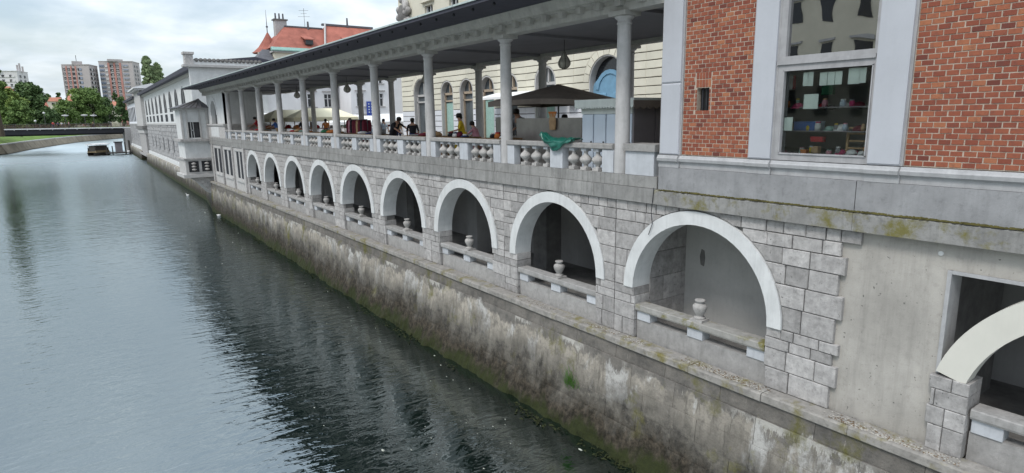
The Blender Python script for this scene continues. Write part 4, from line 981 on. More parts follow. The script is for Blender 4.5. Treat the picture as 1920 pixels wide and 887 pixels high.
# ------------------------------------------------------------------ cream rusticated building across the square
yb_ = thing('cream_building', 'cream rusticated stone building with arched shopfronts across the square', 'building', (24, 33, FL))
YO = [(46.0, 1.30, 1.9, FL), (41.8, .92, 1.87, FL), (39.0, .92, 1.87, FL), (36.3, .92, 1.90, FL), (33.6, .92, 1.90, FL), (29.9, 1.0, 2.04, FL), (24.6, 1.38, 1.85, FL), (19.0, 1.25, 2.0, FL), (14.0, 1.0, 2.0, FL)]
surf('frame_tan', (.36, .29, .22), .7, .2, 5, .1, 30)
def cream_building():
    X = 24.0; top = 4.35
    w = MB(); arch_wall(w, YO, 8, 49.5, FL-.1, top, X+.06, X+.6); w.box(X+.06, X+12, 49.1, 49.5, FL-.1, 17); part('wall_core', w, 'joint_dark', yb_)
    w = MB(); holes = [(y-.65, y+.65, 6.0, 8.6) for y in (44.2, 40.4, 36.2, 32, 28, 24, 20)]+[(y-.6, y+.6, 10.4, 12.6) for y in (44.2, 40.4, 36.2, 32, 28, 24, 20)]
    hole_wall(w, 8, 49.5, top+.35, 17, holes, X+.05, X+.6); part('upper_wall', w, 'cream', yb_)
    for a, b, c, d in holes:
        g = MB(); g.box(X+.35, X+.38, a-.05, b+.05, c-.05, d+.05); wn = part('window', g, 'window_dark', yb_)
        f = MB()
        for (p, q, r_, s_) in ((a, a+.09, c, d), (b-.09, b, c, d), ((a+b)/2-.04, (a+b)/2+.04, c, d), (a+.09, b-.09, d-.9, d-.82)): f.box(X+.22, X+.34, p, q, r_, s_)
        part('window_frame', f, 'render_white', wn)
        s = MB(); s.box(X-.12, X+.2, a-.25, b+.25, c-.22, c-.03); part('sill', s, 'cream', wn)
        s = MB(); s.extr([(X-.2, d+.25), (X-.2, d+.4), (X+.2, d+.4), (X+.2, d+.2)], 'y', a-.3, b+.3); part('hood', s, 'cream', wn)
    s = MB(); s.box(X-.15, X+.6, 8, 49.6, top, top+.35); part('string_course', s, 'cream', yb_)
    s = MB(); s.box(X-.6, X+12, 8, 50.1, 17, 17.6); part('cornice', s, 'cream', yb_)
    s = MB(); s.box(X+.6, X+12, 8, 49.1, FL-.1, 17); part('building_body', s, 'window_dark', yb_)
    # rusticated courses, clipped round the arches
    nrow = 14; h = (top-FL)/nrow; pcs = []
    ops = sorted(YO)
    for i, (yc, r, zs, zb) in enumerate(ops):
        a = 8 if i == 0 else (ops[i-1][0]+yc)/2; b = 49.5 if i == len(ops)-1 else (ops[i+1][0]+yc)/2
        big = r > 1.1; R = r+(.42 if big else .03)
        for k in range(nrow):
            z0, z1 = FL+k*h+.02, FL+(k+1)*h-.02
            for ya, yb2 in ((a, yc), (yc, b)):
                p = clip_out(ya, yb2, z0, z1, yc, R, zs, r)
                if p and max(q[0] for q in p)-min(q[0] for q in p) > .06: pcs.append((p, k))
    for p, k in pcs:
        s = MB(); s.prism(p, X, X+.12, .03); part('rustic_course', s, 'cream_white' if FL+k*h < .4 else 'cream', yb_)
    for yc, r, zs, zb in ops:
        if r < 1.1: continue
        n = 11
        for k in range(n):
            s = MB(); ring(s, yc, zs, r, r+.40, X-.02, X+.4, math.pi*k/n+.012, math.pi*(k+1)/n-.012, 3); part('voussoir', s, 'cream', yb_)
    for yc, r, zs, zb in ops:
        s = MB(); ring(s, yc, zs, r-.07, r+.02, X+.03, X+.46, n=14); s.box(X+.03, X+.46, yc-r-.02, yc-r+.07, FL, zs-.002); s.box(X+.03, X+.46, yc+r-.07, yc+r+.02, FL, zs-.002); part('reveal', s, 'stone_light', yb_)
    # doors and shop windows in the arches
    for i, (yc, r, zs, zb) in enumerate(YO):
        g = MB(); g.box(X+.45, X+.5, yc-r-.05, yc+r+.05, FL, zs+r+.05)
        if i == 6:
            d = part('door', g, 'window_dark', yb_)
            q = MB(); q.prism([(yc-r, FL), (yc+r, FL), (yc+r, zs-.45)]+[(yc+r*math.cos(t), zs-.45+.85*math.sin(t)) for t in np.linspace(.1, math.pi-.1, 9)]+[(yc-r, zs-.45)], X+.3, X+.44); part('door_leaf', q, 'blue_door', d)
            q = MB(); ring(q, yc, zs-.45, r*.62, r*.78, X+.24, X+.3, .05, math.pi-.05, 10); part('door_moulding', q, 'blue_door', d)
            for dy in (-.68, .68): q = MB(); q.prism([(yc+dy-.42, -.9), (yc+dy+.42, -.9), (yc+dy+.42, zs-.6), (yc+dy-.42, zs-.6)], X+.25, X+.31, .03); part('door_panel', q, 'blue_door', d)
        else:
            d = part('shop_glass', g, 'shop_pane', yb_)
            f = MB()
            f.box(X+.3, X+.44, yc-r, yc-r+.16, FL, zs); f.box(X+.3, X+.44, yc+r-.16, yc+r, FL, zs); f.box(X+.3, X+.44, yc-r, yc+r, zs-.12, zs+.05); f.box(X+.3, X+.44, yc-r, yc+r, zs-.62, zs-.5); f.box(X+.3, X+.44, yc-.05, yc+.05, zs, zs+r); part('shop_frame', f, 'frame_tan' if i in (1, 2, 3, 4) else 'stone_light', d)
            if i in (1, 3, 5): q = MB(); q.box(X+.40, X+.448, yc-r+.2, yc+r-.2, FL, zs-.7); part('shop_door', q, 'cloth_sage', d)
    # ornamental cartouche on the corner
    for k in range(26):
        a = random.random()*6.28; rr = random.uniform(.2, 1.0); s = MB(); c = (X-.05-random.random()*.25, 48.0+rr*math.cos(a)*.9, 8.6+rr*math.sin(a)*1.9)
        s.lathe([(0, -.28), (.2, -.2), (.28, 0), (.2, .2), (0, .28)], c, 8); part('cartouche_scroll', s, 'stone', yb_, True)
    s = MB(); s.extr([(X-.6, 6.3), (X-.6, 6.5), (X+.1, 7.1), (X+.1, 6.3)], 'y', 46.9, 49.7); part('cartouche_base', s, 'stone', yb_)
    s = MB(); s.lathe([(0, 0), (.5, .1), (.62, .8), (.45, 1.7), (0, 1.9)], (X-.05, 48.1, 7.4), 12); part('cartouche_shield', s, 'stone_dark', yb_, True)
    aw = MB(); aw.extr([(22.6, 1.15), (22.6, 1.3), (24, 1.62), (24, 1.5)], 'y', 27.6, 35.1); part('awning', aw, 'canvas_white', yb_)
    sg = MB(); sg.box(23.6, 23.9, 26.8, 27.5, .62, 1.05); sq = part('round_sign', sg, 'render_white', yb_)
    sr = MB(); ring(sr, 27.15, .83, .1, .16, 23.57, 23.6, 0, 2*math.pi, 16); part('sign_ring', sr, 'cloth_navy', sq)
cream_building()
# ------------------------------------------------------------------ houses behind the square
def house(label, x0, x1, y0, y1, z1, wall, wx, rows, ridge=3.0, roof='roof_red', trim='stone', ww=1.05):
    t = thing('townhouse', label, 'house', ((x0+x1)/2, y0, FL), 0, 'houses behind the market square')
    def T(mb): mb.T = Matrix(((0, 1, 0, 0), (1, 0, 0, 0), (0, 0, 1, 0), (0, 0, 0, 1))); return mb   # facade faces -y
    w = T(MB()); holes = [(x-ww/2, x+ww/2, a, b) for x in wx for a, b in rows]; hole_wall(w, x0, x1, FL-.2, z1, holes, y0, y0+.4); part('wall', w, wall, t)
    bd = MB(); bd.box(x0, x1, y0+.4, y1, FL-.2, z1); part('house_body', bd, wall, t)
    for a, b, c, d in holes:
        g = T(MB()); g.box(y0+.22, y0+.25, a-.02, b+.02, c-.02, d+.02) if False else g.box(y0+.22, y0+.25, a-.02, b+.02, c-.02, d+.02); wn = part('window', g, 'window_dark', t)
        f = T(MB())
        for (p, q, r_, s_) in ((a, a+.08, c, d), (b-.08, b, c, d), ((a+b)/2-.05, (a+b)/2+.05, c, d), (a+.08, b-.08, c+(d-c)*.62, c+(d-c)*.62+.07)): f.box(y0+.12, y0+.21, p, q, r_, s_)
        part('window_frame', f, 'render_white', wn)
        s = T(MB()); s.box(y0-.14, y0+.1, a-.22, b+.22, d+.28, d+.42); part('hood', s, trim, wn)
        s = T(MB()); s.box(y0-.12, y0+.1, a-.18, b+.18, c-.15, c-.02); part('sill', s, trim, wn)
    c = MB(); c.box(x0-.3, x1+.3, y0-.4, y1+.2, z1, z1+.3); part('cornice', c, trim, t)
    r = MB(); ym = (y0+y1)/2
    r.add([(x0-.4, y0-.5, z1+.3), (x1+.4, y0-.5, z1+.3), (x1+.4, y1+.3, z1+.3), (x0-.4, y1+.3, z1+.3), (x0+2, ym, z1+.3+ridge), (x1-2, ym, z1+.3+ridge)], [(0, 1, 5, 4), (2, 3, 4, 5), (1, 2, 5), (3, 0, 4), (3, 2, 1, 0)]); part('roof', r, roof, t)
    return t
R3 = [(-1.1, .35), (1.75, 3.35), (4.7, 6.3)]
house('white townhouse with grey window hoods behind the cream tents', 15.5, 30.3, 82, 96, 5.2, 'render_white', [17.5, 20.6, 23.7, 26.8, 29.0], R3[:2], .7, 'roof_grey')
h2 = house('pale grey townhouse with a blue shop sign on its facade', 30.6, 38.4, 78, 94, 7.2, 'render_white', [31.9, 34.6], R3, 2.0, 'roof_tile')
house('ivory townhouse with dark windows next to the cream building', 38.8, 52, 76.5, 94, 7.2, 'render_cream', [36.6+3.4, 43.4, 46.8], R3, 2.0, 'roof_tile')
s = MB(); p = P(698, 204, Y=77.8); s.box(p.x-.75, p.x+.75, 77.75, 77.85, p.z-.95, p.z+.95); part('shop_sign', s, 'sign_blue', h2)
for k in range(4):
    for j in range(3):
        q = MB(); w = random.uniform(.12, .24); q.box(p.x-.55+j*.4, p.x-.55+j*.4+w, 77.70, 77.745, p.z+.55-k*.35, p.z+.68-k*.35); o = part('sign_lettering', q, 'paper', h2)
# red-roofed palace
pal = thing('red_roof_building', 'tall pale building with steep red tile roof and copper eaves', 'building', (40, 112, FL))
def palace():
    w = MB(); w.box(30.2, 49.5, 110, 122, FL, 11.3); part('wall', w, 'render_cream', pal)
    for x in (32.2, 35.2, 38.2, 41.2, 44.2, 47.2):
        for z in (3.0, 7.6): g = MB(); g.box(x-.6, x+.6, 109.95, 110.0, z, z+1.9); wn = part('window', g, 'window_dark', pal); f = MB(); f.box(x-.85, x+.85, 109.75, 110, z+2.1, z+2.35); part('hood', f, 'stone', wn)
        g = MB(); g.box(x-.5, x+.5, 109.95, 110.0, 9.7, 10.6); part('attic_window', g, 'window_dark', pal)
    c = MB(); c.box(29.9, 49.8, 109.6, 122.3, 11.3, 11.55); part('cornice', c, 'stone_light', pal)
    c = MB(); c.extr([(109.35, 11.55), (109.35, 11.7), (109.9, 12.2), (110.3, 12.2), (110.3, 11.55)], 'x', 29.8, 50); part('copper_eave', c, 'copper', pal)
    def hip(a, b, z0, z1, ins, nm, ya=109.9, yb2=121.5, mt='roof_red'):
        r = MB(); ym = (ya+yb2)/2-1.5; r.add([(a, ya, z0), (b, ya, z0), (b, yb2, z0), (a, yb2, z0), (a+ins[0], ym, z1), (b-ins[1], ym, z1)], [(0, 1, 5, 4), (2, 3, 4, 5), (1, 2, 5), (3, 0, 4), (3, 2, 1, 0)]); return part(nm, r, mt, pal)
    r1 = hip(30.0, 40.6, 12.15, 16.2, (3.6, .2), 'roof'); r2 = hip(38.9, 50.4, 12.2, 17.0, (2.0, .6), 'roof')
    k = MB(); k.box(40.2, 49.9, 113.9, 114.6, 16.8, 17.15); part('ridge_cap', k, 'roof_grey', r2)
    k = MB(); k.box(33.5, 40.2, 114.0, 114.5, 16.1, 16.35); part('ridge_cap', k, 'roof_grey', r1)
    k = MB(); k.tube([(38.95, 109.8, 12.3), (40.7, 114, 17.1)], .18, 5); part('roof_valley', k, 'stone_light', r2)
    for x, z in ((36.4, 13.3), (43.6, 13.6)):
        d = MB(); d.box(x-.65, x+.65, 110.2, 112.5, z-.4, z+.35); dd = part('dormer', d, 'window_dark', pal)
        q = MB(); q.extr([(109.9, z+.35), (112.8, z+1.2), (112.8, z+1.35), (109.9, z+.5)], 'x', x-.85, x+.85); part('dormer_roof', q, 'roof_red', dd)
    c = MB(); c.box(32.2, 34.2, 115, 116.2, 13, 17.3); ch = part('chimney', c, 'stone', pal)
    q = MB(); q.box(32.0, 34.4, 114.8, 116.4, 17.3, 17.5); part('chimney_cap', q, 'stone_dark', ch)
    for x in (32.5, 33.15, 33.8): q = MB(); q.lathe([(0, 0), (.16, 0), (.13, 1.0), (0, 1.0)], (x, 115.6, 17.5), 8); part('chimney_pot', q, 'roof_grey', ch)
    for x, z, h in ((37.6, 16.3, .95), (44.9, 17.1, 1.3), (50.2, 14.6, 1.6)): q = MB(); q.lathe([(0, -.4), (.2, -.4), (.15, h), (0, h)], (x, 114, z), 8); part('flue_pipe', q, 'roof_grey', pal)
    for x, z, h in ((37.1, 16.3, 3.2), (52.0, 14.0, 3.4)):
        q = MB(); q.tube([(x, 114.2, z-.5), (x, 114.2, z+h)], .035, 4); a = part('antenna_mast', q, 'steel_dark', pal)
        for k, w in ((.1, .9), (.45, .55), (.8, 1.1)): q = MB(); q.tube([(x-w, 114.2, z+h-k*1.5-.3), (x+w*.9, 114.2, z+h-k*1.5-.15)], .022, 4); part('antenna_rod', q, 'steel_dark', a)
    # corner turret with spire
    t = MB(); t.lathe([(0, 0), (1.6, 0), (1.6, 13), (0, 13)], (30.2, 114, FL), 8); part('turret', t, 'render_cream', pal)
    t = MB(); t.lathe([(2.9, 11.6), (2.5, 11.85), (1.7, 12.6), (.75, 14.0), (.12, 15.1), (0, 15.15)], (30.9, 115.5, 0), 8); tr = part('turret_roof', t, 'roof_red', pal)
    t = MB(); t.tube([(30.9, 115.5, 15), (30.9, 115.5, 18.9)], [.09, .02], 5); t.lathe([(0, -.2), (.17, -.1), (.2, 0), (.17, .1), (0, .2)], (30.9, 115.5, 16.1), 8); part('spire', t, 'roof_grey', tr)
    l = MB(); l.add([(26.8, 109, 9.6), (30.1, 109, 9.6), (30.1, 112, 11.9), (28.9, 112, 11.9), (26.8, 114, 9.6), (30.1, 114, 9.6)], [(0, 1, 2, 3), (0, 3, 4), (3, 2, 5, 4), (0, 4, 5, 1), (1, 5, 2)]); part('side_roof', l, 'roof_grey', pal)
    l = MB(); l.box(26.9, 30.1, 109.2, 114, FL, 9.6); part('side_wing', l, 'render_cream', pal)
palace()
# ------------------------------------------------------------------ tower blocks on the skyline
def tower(label, L_, C_, R_, top, floors, left_spec, right_spec, wall_l, wall_r, roofbox):
    t = thing('tower_block', label, 'tower', (C_[0], C_[1], -1.6), 0, 'tower blocks on the skyline')
    A, B, D = Vector(L_), Vector(C_), Vector(R_); E_ = A+(D-B)
    b = MB(); b.extr([tuple(A), tuple(B), tuple(D), tuple(E_)], 'z', -1.6, top); part('tower_wall', b, wall_l, t)
    zf = top-floors*2.85
    def face(p, q, spec, nm):
        d = (q-p); ln = d.length; d = d/ln; n = Vector((d.y, -d.x)); cells = {}
        for (u0, u1, mt, kind) in spec:
            if kind == 'stripe':
                s = MB(); a = p+d*u0*ln; c = p+d*u1*ln; s.extr([tuple(a), tuple(c), tuple(c+n*.25), tuple(a+n*.25)], 'z', -1.6, top-.8); part('facade_stripe', s, mt, t)
            else:
                s = cells.setdefault(mt, MB())
                for k in range(floors):
                    z = top-1.2-2.85*(k+1); a = p+d*u0*ln; c = p+d*u1*ln; off = .3
                    zt = z+(1.5 if kind == 'win' else .95); s.extr([tuple(a), tuple(c), tuple(c+n*off), tuple(a+n*off)], 'z', z+.4, zt+.4)
        for mt, s in cells.items(): o = part('window_band', s, mt, t); o['kind'] = 'stuff'
    face(A, B, left_spec, 'l'); face(B, D, right_spec, 'r')
    x0, y0, x1, y1, h = roofbox; b = MB(); b.box(x0, x1, y0, y1, top, top+h); part('roof_box', b, wall_l, t)
    rim = MB(); rim.extr([tuple(A+(A-D)*.01), tuple(B+Vector((0, -.4))), tuple(D+(D-A)*.01), tuple(E_)], 'z', top, top+.4); part('roof_rim', rim, wall_l, t)
    return t
win = lambda a, b: (a, b, 'window_dark', 'win')
t1 = tower('grey tower block with thin red stripes and a rooftop mast', (4.0, 518), (18.8, 510), (24.2, 524), 38.6, 11,
      [(.0, .02, 'tower_grey', 'stripe'), (.14, .19, 'tower_red', 'stripe'), (.31, .36, 'tower_red', 'stripe'), (.48, .53, 'tower_red', 'stripe'), win(.05, .12), win(.21, .29), win(.38, .46), win(.58, .63), (.64, .72, 'tower_blue', 'win'), (.05, .12, 'tower_white', 'p'), (.21, .29, 'tower_white', 'p')],
      [win(.1, .22), win(.4, .55), win(.75, .9), (.25, .38, 'tower_white', 'win')], 'tower_grey', 'tower_light', (9.8, 514, 15.6, 519, 2.4))
q = MB(); q.tube([(12.5, 516, 40), (12.5, 516, 45)], .18, 5); part('mast', q, 'steel_dark', t1)
t2 = tower('blue-grey tower block with three broad red stripes', (24.9, 518), (44.2, 510), (49.6, 524), 41.6, 12,
      [(.01, .15, 'tower_blue', 'win'), (.02, .14, 'tower_white', 'p'), (.26, .32, 'tower_red', 'stripe'), (.43, .49, 'tower_red', 'stripe'), (.60, .66, 'tower_red', 'stripe'), (.18, .25, 'tower_white', 'p'), win(.33, .42), (.34, .41, 'tower_white', 'p'), win(.50, .58), (.51, .58, 'tower_white', 'p'), (.70, .86, 'tower_blue', 'win'), (.70, .86, 'tower_white', 'p')],
      [win(.2, .32), win(.55, .7)], 'tower_grey', 'tower_light', (30, 513, 39, 518, 1.5))
t3 = tower('pale tower block with rooftop chimneys behind the riverside trees', (-33, 516), (-19.6, 509), (-14.6, 522), 33.2, 8,
      [win(.1, .2), win(.4, .5), win(.7, .78), (.1, .9, 'tower_white', 'p')], [win(.2, .32), win(.6, .72)], 'tower_white', 'tower_white', (-30, 512, -28.5, 514, 2.5))
for x, h in ((-19.2, 4.5), (-18, 5.5), (-16.6, 3.6)): q = MB(); q.box(x-.5, x+.5, 514, 515, 33, 33+h); part('chimney', q, 'tower_grey', t3)
# ------------------------------------------------------------------ trees
def crown_mesh(name, mt, n, size, blobs, rx, h, z0, seed):
    rg = np.random.RandomState(seed)
    C = []
    for k in range(blobs):
        t = rg.rand(); z = z0+(h-z0)*(.08+.9*t); prof = math.sin(math.pi*min(1, .12+.86*t))**.55; a = rg.rand()*6.28; rr = rx*prof*math.sqrt(rg.rand())*.8
        C.append((rr*math.cos(a)*1.1, rr*math.sin(a)*1.1, z, rx*rg.uniform(.14, .36)))
    per = n//blobs; V = []; F = []
    for cx, cy, cz, r in C:
        d = rg.normal(size=(per, 3)); d /= np.linalg.norm(d, axis=1)[:, None]; rad = r*(.55+.5*rg.rand(per)**.5)
        c = np.array([cx, cy, cz])+d*rad[:, None]*np.array([1, 1, .8])
        u = rg.normal(size=(per, 3)); u /= np.linalg.norm(u, axis=1)[:, None]; w = np.cross(u, d+rg.normal(size=(per, 3))*.5); w /= np.linalg.norm(w, axis=1)[:, None]+1e-6
        s = size*rg.uniform(.6, 1.3, per)[:, None]; q = np.stack([c-u*s, c+w*s*.6, c+u*s, c-w*s*.6], 1).reshape(-1, 3); b = len(V)
        V += q.tolist(); F += [(b+4*i, b+4*i+1, b+4*i+2, b+4*i+3) for i in range(per)]
    me = bpy.data.meshes.new(name); me.from_pydata(V, [], F); me.materials.append(MATS[mt]); me.update(); return me
CR = {}
def tree(label, x, y, z0, h, rx, mt, name='riverside_tree', grp='trees on the far bank', seed=None, trunk=.22, dens=1.):
    seed = seed if seed is not None else random.randint(0, 9999)
    t = thing(name, label, 'tree', (x, y, z0), random.random()*6, grp)
    me = crown_mesh('crown', mt, int(9000*dens), .36 if h < 14 else .48, int(60*dens)+14, rx, h, h*trunk, seed); put('crown', me, t, True)
    tr = MB(); tr.tube([(0, 0, -.3), (.1, .05, h*.3), (0, .1, h*.62), (.1, 0, h*.85)], [h*.028, h*.022, h*.013, h*.005], 7)
    for k in range(5):
        a = k*1.3+seed; s = h*(.28+.09*k); tr.tube([(0, 0, s), (rx*.35*math.cos(a), rx*.35*math.sin(a), s+h*.12), (rx*.62*math.cos(a), rx*.62*math.sin(a), s+h*.2)], [h*.011, h*.008, h*.003], 5)
    put('trunk', tr.mesh('trunk', 'bark'), t, True)
def tree_px(label, px, ytop, Y, hw, mt, zb=-1.8, **k):
    p = P(px, ytop, Y=Y); e = P(px+hw, ytop, Y=Y); tree(label, p.x, Y, zb, p.z-zb, abs(e.x-p.x), mt, **k)
tree_px('broad light green tree over the grass bank by the footbridge', 6, 168, 224, 42, 'leaf_light', -2.2, trunk=.05, dens=1.4)
tree_px('dark round tree beside the light green one on the bank', 50, 156, 236, 36, 'leaf_dark', -2, trunk=.06, dens=1.3)
tree_px('mid green tree drooping low over the bank between dark trees', 30, 190, 220, 34, 'leaf_mid', -3, trunk=.03)
tree_px('low dark spreading tree behind the first white bridge globes', 84, 203, 232, 28, 'leaf_dark', -2.2, trunk=.05)
tree_px('rounded tree in front of the red-tiled houses', 122, 190, 345, 29, 'leaf_mid', -2, trunk=.05)
tree_px('tall bushy tree in front of the grey tower block', 164, 168, 352, 38, 'leaf_mid', -2, trunk=.05, dens=1.3)
tree_px('dark tree between the bushy tree and the small yellow house', 194, 184, 360, 24, 'leaf_dark', -2, trunk=.05)
tree_px('dark tree close to the end of the farther market hall', 226, 182, 330, 13, 'leaf_dark', -2, trunk=.05)
tree_px('pale green tree at the foot of the blue-grey tower', 138, 168, 420, 18, 'leaf_light', -2, trunk=.1, dens=.7)
tree_px('dark tree rising before the red-striped tower', 214, 172, 430, 10, 'leaf_dark', -2, trunk=.1, dens=.6)
tree_px('distant tree line hedge right of the dark round tree', 88, 176, 460, 11, 'leaf_dark', -2, trunk=.2, dens=.5)
tree_px('distant small tree left of the grey tower', 108, 173, 460, 8, 'leaf_dark', -2, trunk=.3, dens=.35)
tree_px('thin crowned tree at the foot of the striped towers', 152, 178, 440, 10, 'leaf_mid', -2, trunk=.2, dens=.5)
tree_px('shrubby tree beneath the pale tower block', 66, 172, 300, 16, 'leaf_dark', -2, trunk=.1, dens=.8)
tree_px('tall tree reaching into the sky at the river bend', -24, 88, 160, 22, 'leaf_mid', -2, trunk=.25)
for k, (px, yt, hw) in enumerate(((274, 104, 15), (293, 118, 13))):
    p = P(px, yt, Y=235); e = P(px+hw, yt, Y=235); tree(['taller poplar behind the market halls', 'shorter poplar behind the market halls'][k], p.x, 235, FL, p.z-FL, abs(e.x-p.x)*.95, 'leaf_poplar', 'poplar', 'poplars behind the halls', trunk=.04, dens=2.6)
for k, (x, y, h) in enumerate(((-36, 120, 9), (-38, 92, 9), (-38, 70, 8))): tree(['leafy tree on the opposite bank facing the corner pavilion', 'leafy tree on the opposite bank beyond the light house', 'leafy tree on the opposite bank next to the light house'][k], x, y, -2, h, 5.5, 'leaf_mid', trunk=.15, dens=.7)
# houses on the far bank
def cottage(label, px0, px1, yr, ye, Y, wall, roof, dep=9):
    a = P(px0, ye, Y=Y); b = P(px1, ye, Y=Y); r = P((px0+px1)/2, yr, Y=Y)
    t = thing('bank_house', label, 'house', ((a.x+b.x)/2, Y, -1.6), 0, 'houses on the far bank')
    w = MB(); w.box(a.x+.3, b.x-.3, Y, Y+dep, -1.6, a.z); part('wall', w, wall, t)
    ro = MB(); ym = Y+dep/2; ro.add([(a.x, Y-.4, a.z), (b.x, Y-.4, a.z), (b.x, Y+dep, a.z), (a.x, Y+dep, a.z), (a.x+1.2, ym, r.z), (b.x-1.2, ym, r.z)], [(0, 1, 5, 4), (2, 3, 4, 5), (1, 2, 5), (3, 0, 4), (3, 2, 1, 0)]); rr = part('roof', ro, roof, t)
    c = MB(); c.box(a.x+2, a.x+2.7, ym, ym+.7, r.z-.8, r.z+.9); part('chimney', c, 'tower_light', rr)
    n = max(2, int((b.x-a.x)/3))
    for k in range(n):
        x = a.x+(b.x-a.x)*(k+.5)/n
        for z in (a.z-1.9, a.z-4.6):
            if z > -1: g = MB(); g.box(x-.45, x+.45, Y-.04, Y, z, z+1.2); part('window', g, 'window_dark', t)
cottage('house with long orange tile roof behind the rounded tree', 76, 120, 182, 190, 390, 'render_cream', 'roof_tile')
cottage('cream house with half-hidden orange roof beside the bushy tree', 124, 146, 179, 190, 400, 'render_cream', 'roof_tile')
cottage('red gabled house partly behind the low dark tree', 74, 92, 184, 202, 372, 'tower_red', 'roof_red')
cottage('small yellow house with orange roof near the market hall', 206, 225, 190, 198, 400, 'render_cream', 'roof_tile')
cottage('house with pale orange roof above the light green tree', -6, 26, 161, 170, 300, 'render_cream', 'roof_tile')
# buildings on the opposite bank, outside the frame but mirrored in the shop glass and the river
def opp(label, y0, y1, z1, wall):
    t = thing('riverside_house', label, 'house', (-34, (y0+y1)/2, -1.6), 0, 'houses on the opposite bank'); X = -28.0
    w = MB(); w.box(-40, X, y0, y1, -6.5, z1); part('wall', w, wall, t)
    for y in np.arange(y0+1.6, y1-1, 2.7):
        for z in np.arange(0, z1-2.2, 3.4):
            g = MB(); g.box(X, X+.05, y-.5, y+.5, z, z+1.8); wn = part('window', g, 'window_dark', t); s = MB(); s.box(X, X+.2, y-.7, y+.7, z+1.95, z+2.15); part('hood', s, 'stone_light', wn)
    r = MB(); r.extr([(-40.4, z1), (X+.5, z1), (-34, z1+2.5)], 'y', y0, y1); part('roof', r, 'roof_red', t)
opp('white riverside house facing the brick building across the river', 4, 18, 10, 'cream_white'); opp('cream riverside house facing the arcade across the river', 18.5, 38, 10.5, 'render_cream'); opp('light riverside house beyond the cream one across the river', 38.5, 60, 9.5, 'cream_white')
# ------------------------------------------------------------------ footbridge, lamps, boat, landing stage
BYY = 200.0
br_ = thing('footbridge', 'slim dark footbridge with padlock-hung railings across the river', 'bridge', (-8, BYY, -2.4))
def bridge():
    x0, x1 = -34, 15.6
    d = MB(); d.box(x0, x1, BYY, BYY+8, -1.35, -1.12); part('deck', d, 'stone_dark', br_)
    e = MB(); e.box(x0, x1, BYY-.12, BYY-.005, -1.30, -1.02); part('deck_edge', e, 'tower_white', br_)
    g = MB(); g.box(x0, x1, BYY+.35, BYY+1.0, -2.55, -1.35); g2 = MB(); g2.box(x0, x1, BYY+6, BYY+6.6, -3.0, -1.35)
    part('girder', g, 'iron', br_); part('girder', g2, 'iron', br_)
    bm_ = MB(); bm_.extr([(BYY-.1, -1.3), (BYY+.7, -1.3), (BYY+.7, -1.75)], 'x', -.12, .12); me = bm_.mesh('bracket', 'tower_white')
    pm = MB(); pm.box(-.05, .05, BYY-.06, BYY+.04, -1.12, .05); mp = pm.mesh('rail_post', 'steel_dark')
    pm2 = MB(); pm2.box(-.05, .05, BYY+7.8, BYY+7.9, -1.12, .05); mp2 = pm2.mesh('rail_post', 'steel_dark')
    x = x0+.5
    while x < x1:
        put('bracket', me, br_, loc=(x, 0, 0)); put('rail_post', mp, br_, loc=(x, 0, 0)); put('rail_post', mp2, br_, loc=(x, 0, 0)); x += 2.6
    for yy in (BYY, BYY+7.85):
        r = MB(); r.box(x0, x1, yy-.05, yy+.05, .05, .12); part('handrail', r, 'steel_dark', br_)
        for z in (-.85, -.6, -.35, -.1): w = MB(); w.tube([(x0, yy, z), (x1, yy, z)], .015, 4); part('rail_cable', w, 'steel_dark', br_)
    lk = MB()
    for k in range(5200):
        x = random.uniform(x0, x1); yy = BYY+random.choice((-.03, 7.82)); z = random.choice((-.85, -.6, -.35, -.1))-.06+random.uniform(-.03, .03); s = random.uniform(.03, .06); lk.box(x-s, x+s, yy-.03, yy+.03, z-s, z+s)
    surf('lock', (.20, .12, .09), .6, .6, 12, 0, metal=.3)
    o = part('padlocks', lk, 'lock', br_); o['kind'] = 'stuff'
    ab = MB(); ab.box(13.5, 19, BYY-1, BYY+9, WZ-1, -1.36); part('abutment', ab, 'stone', br_)
bridge()
def lamp(px, l, py=217):
    p = P(px, py, Y=BYY+1.0); t = thing('bridge_lamp', l, 'lamp', (p.x, BYY+1.0, -1.12), 0, 'lamps on the footbridge')
    m_ = MB(); m_.tube([(0, 0, 0), (0, 0, p.z+1.12-.25)], .07, 6); put('post', m_.mesh('post', 'steel_dark'), t, True)
    h = MB(); h.lathe([(0, -.22), (.3, -.2), (.75, 0), (.78, .15), (0, .25)], (0, 0, p.z+1.12), 14); put('lamp_head', h.mesh('lamp_head', 'tower_white', True), t, True)
lamp(122, 'white flat-headed lamp above the group of people on the footbridge'); lamp(158, 'white flat-headed lamp between the two others on the footbridge', 216.5); lamp(175, 'white flat-headed lamp beside the walker on the footbridge')
def globe(px, py, l):
    p = P(px, py, Y=214); t = thing('globe_lamp', l, 'lamp', (p.x, 214, -2.5), 0, 'globe lamps on the bank')
    m_ = MB(); m_.tube([(0, 0, 0), (0, 0, p.z+2.3)], .06, 6); put('post', m_.mesh('post', 'steel_dark'), t, True)
    h = MB(); h.lathe([(0, -.3), (.2, -.24), (.3, 0), (.2, .24), (0, .3)], (0, 0, p.z+2.5), 12); put('globe', h.mesh('globe', 'tower_white', True), t, True)
globe(66, 227, 'white globe lamp low in front of the dark trees'); globe(82, 212, 'white globe lamp higher among the dark trees')
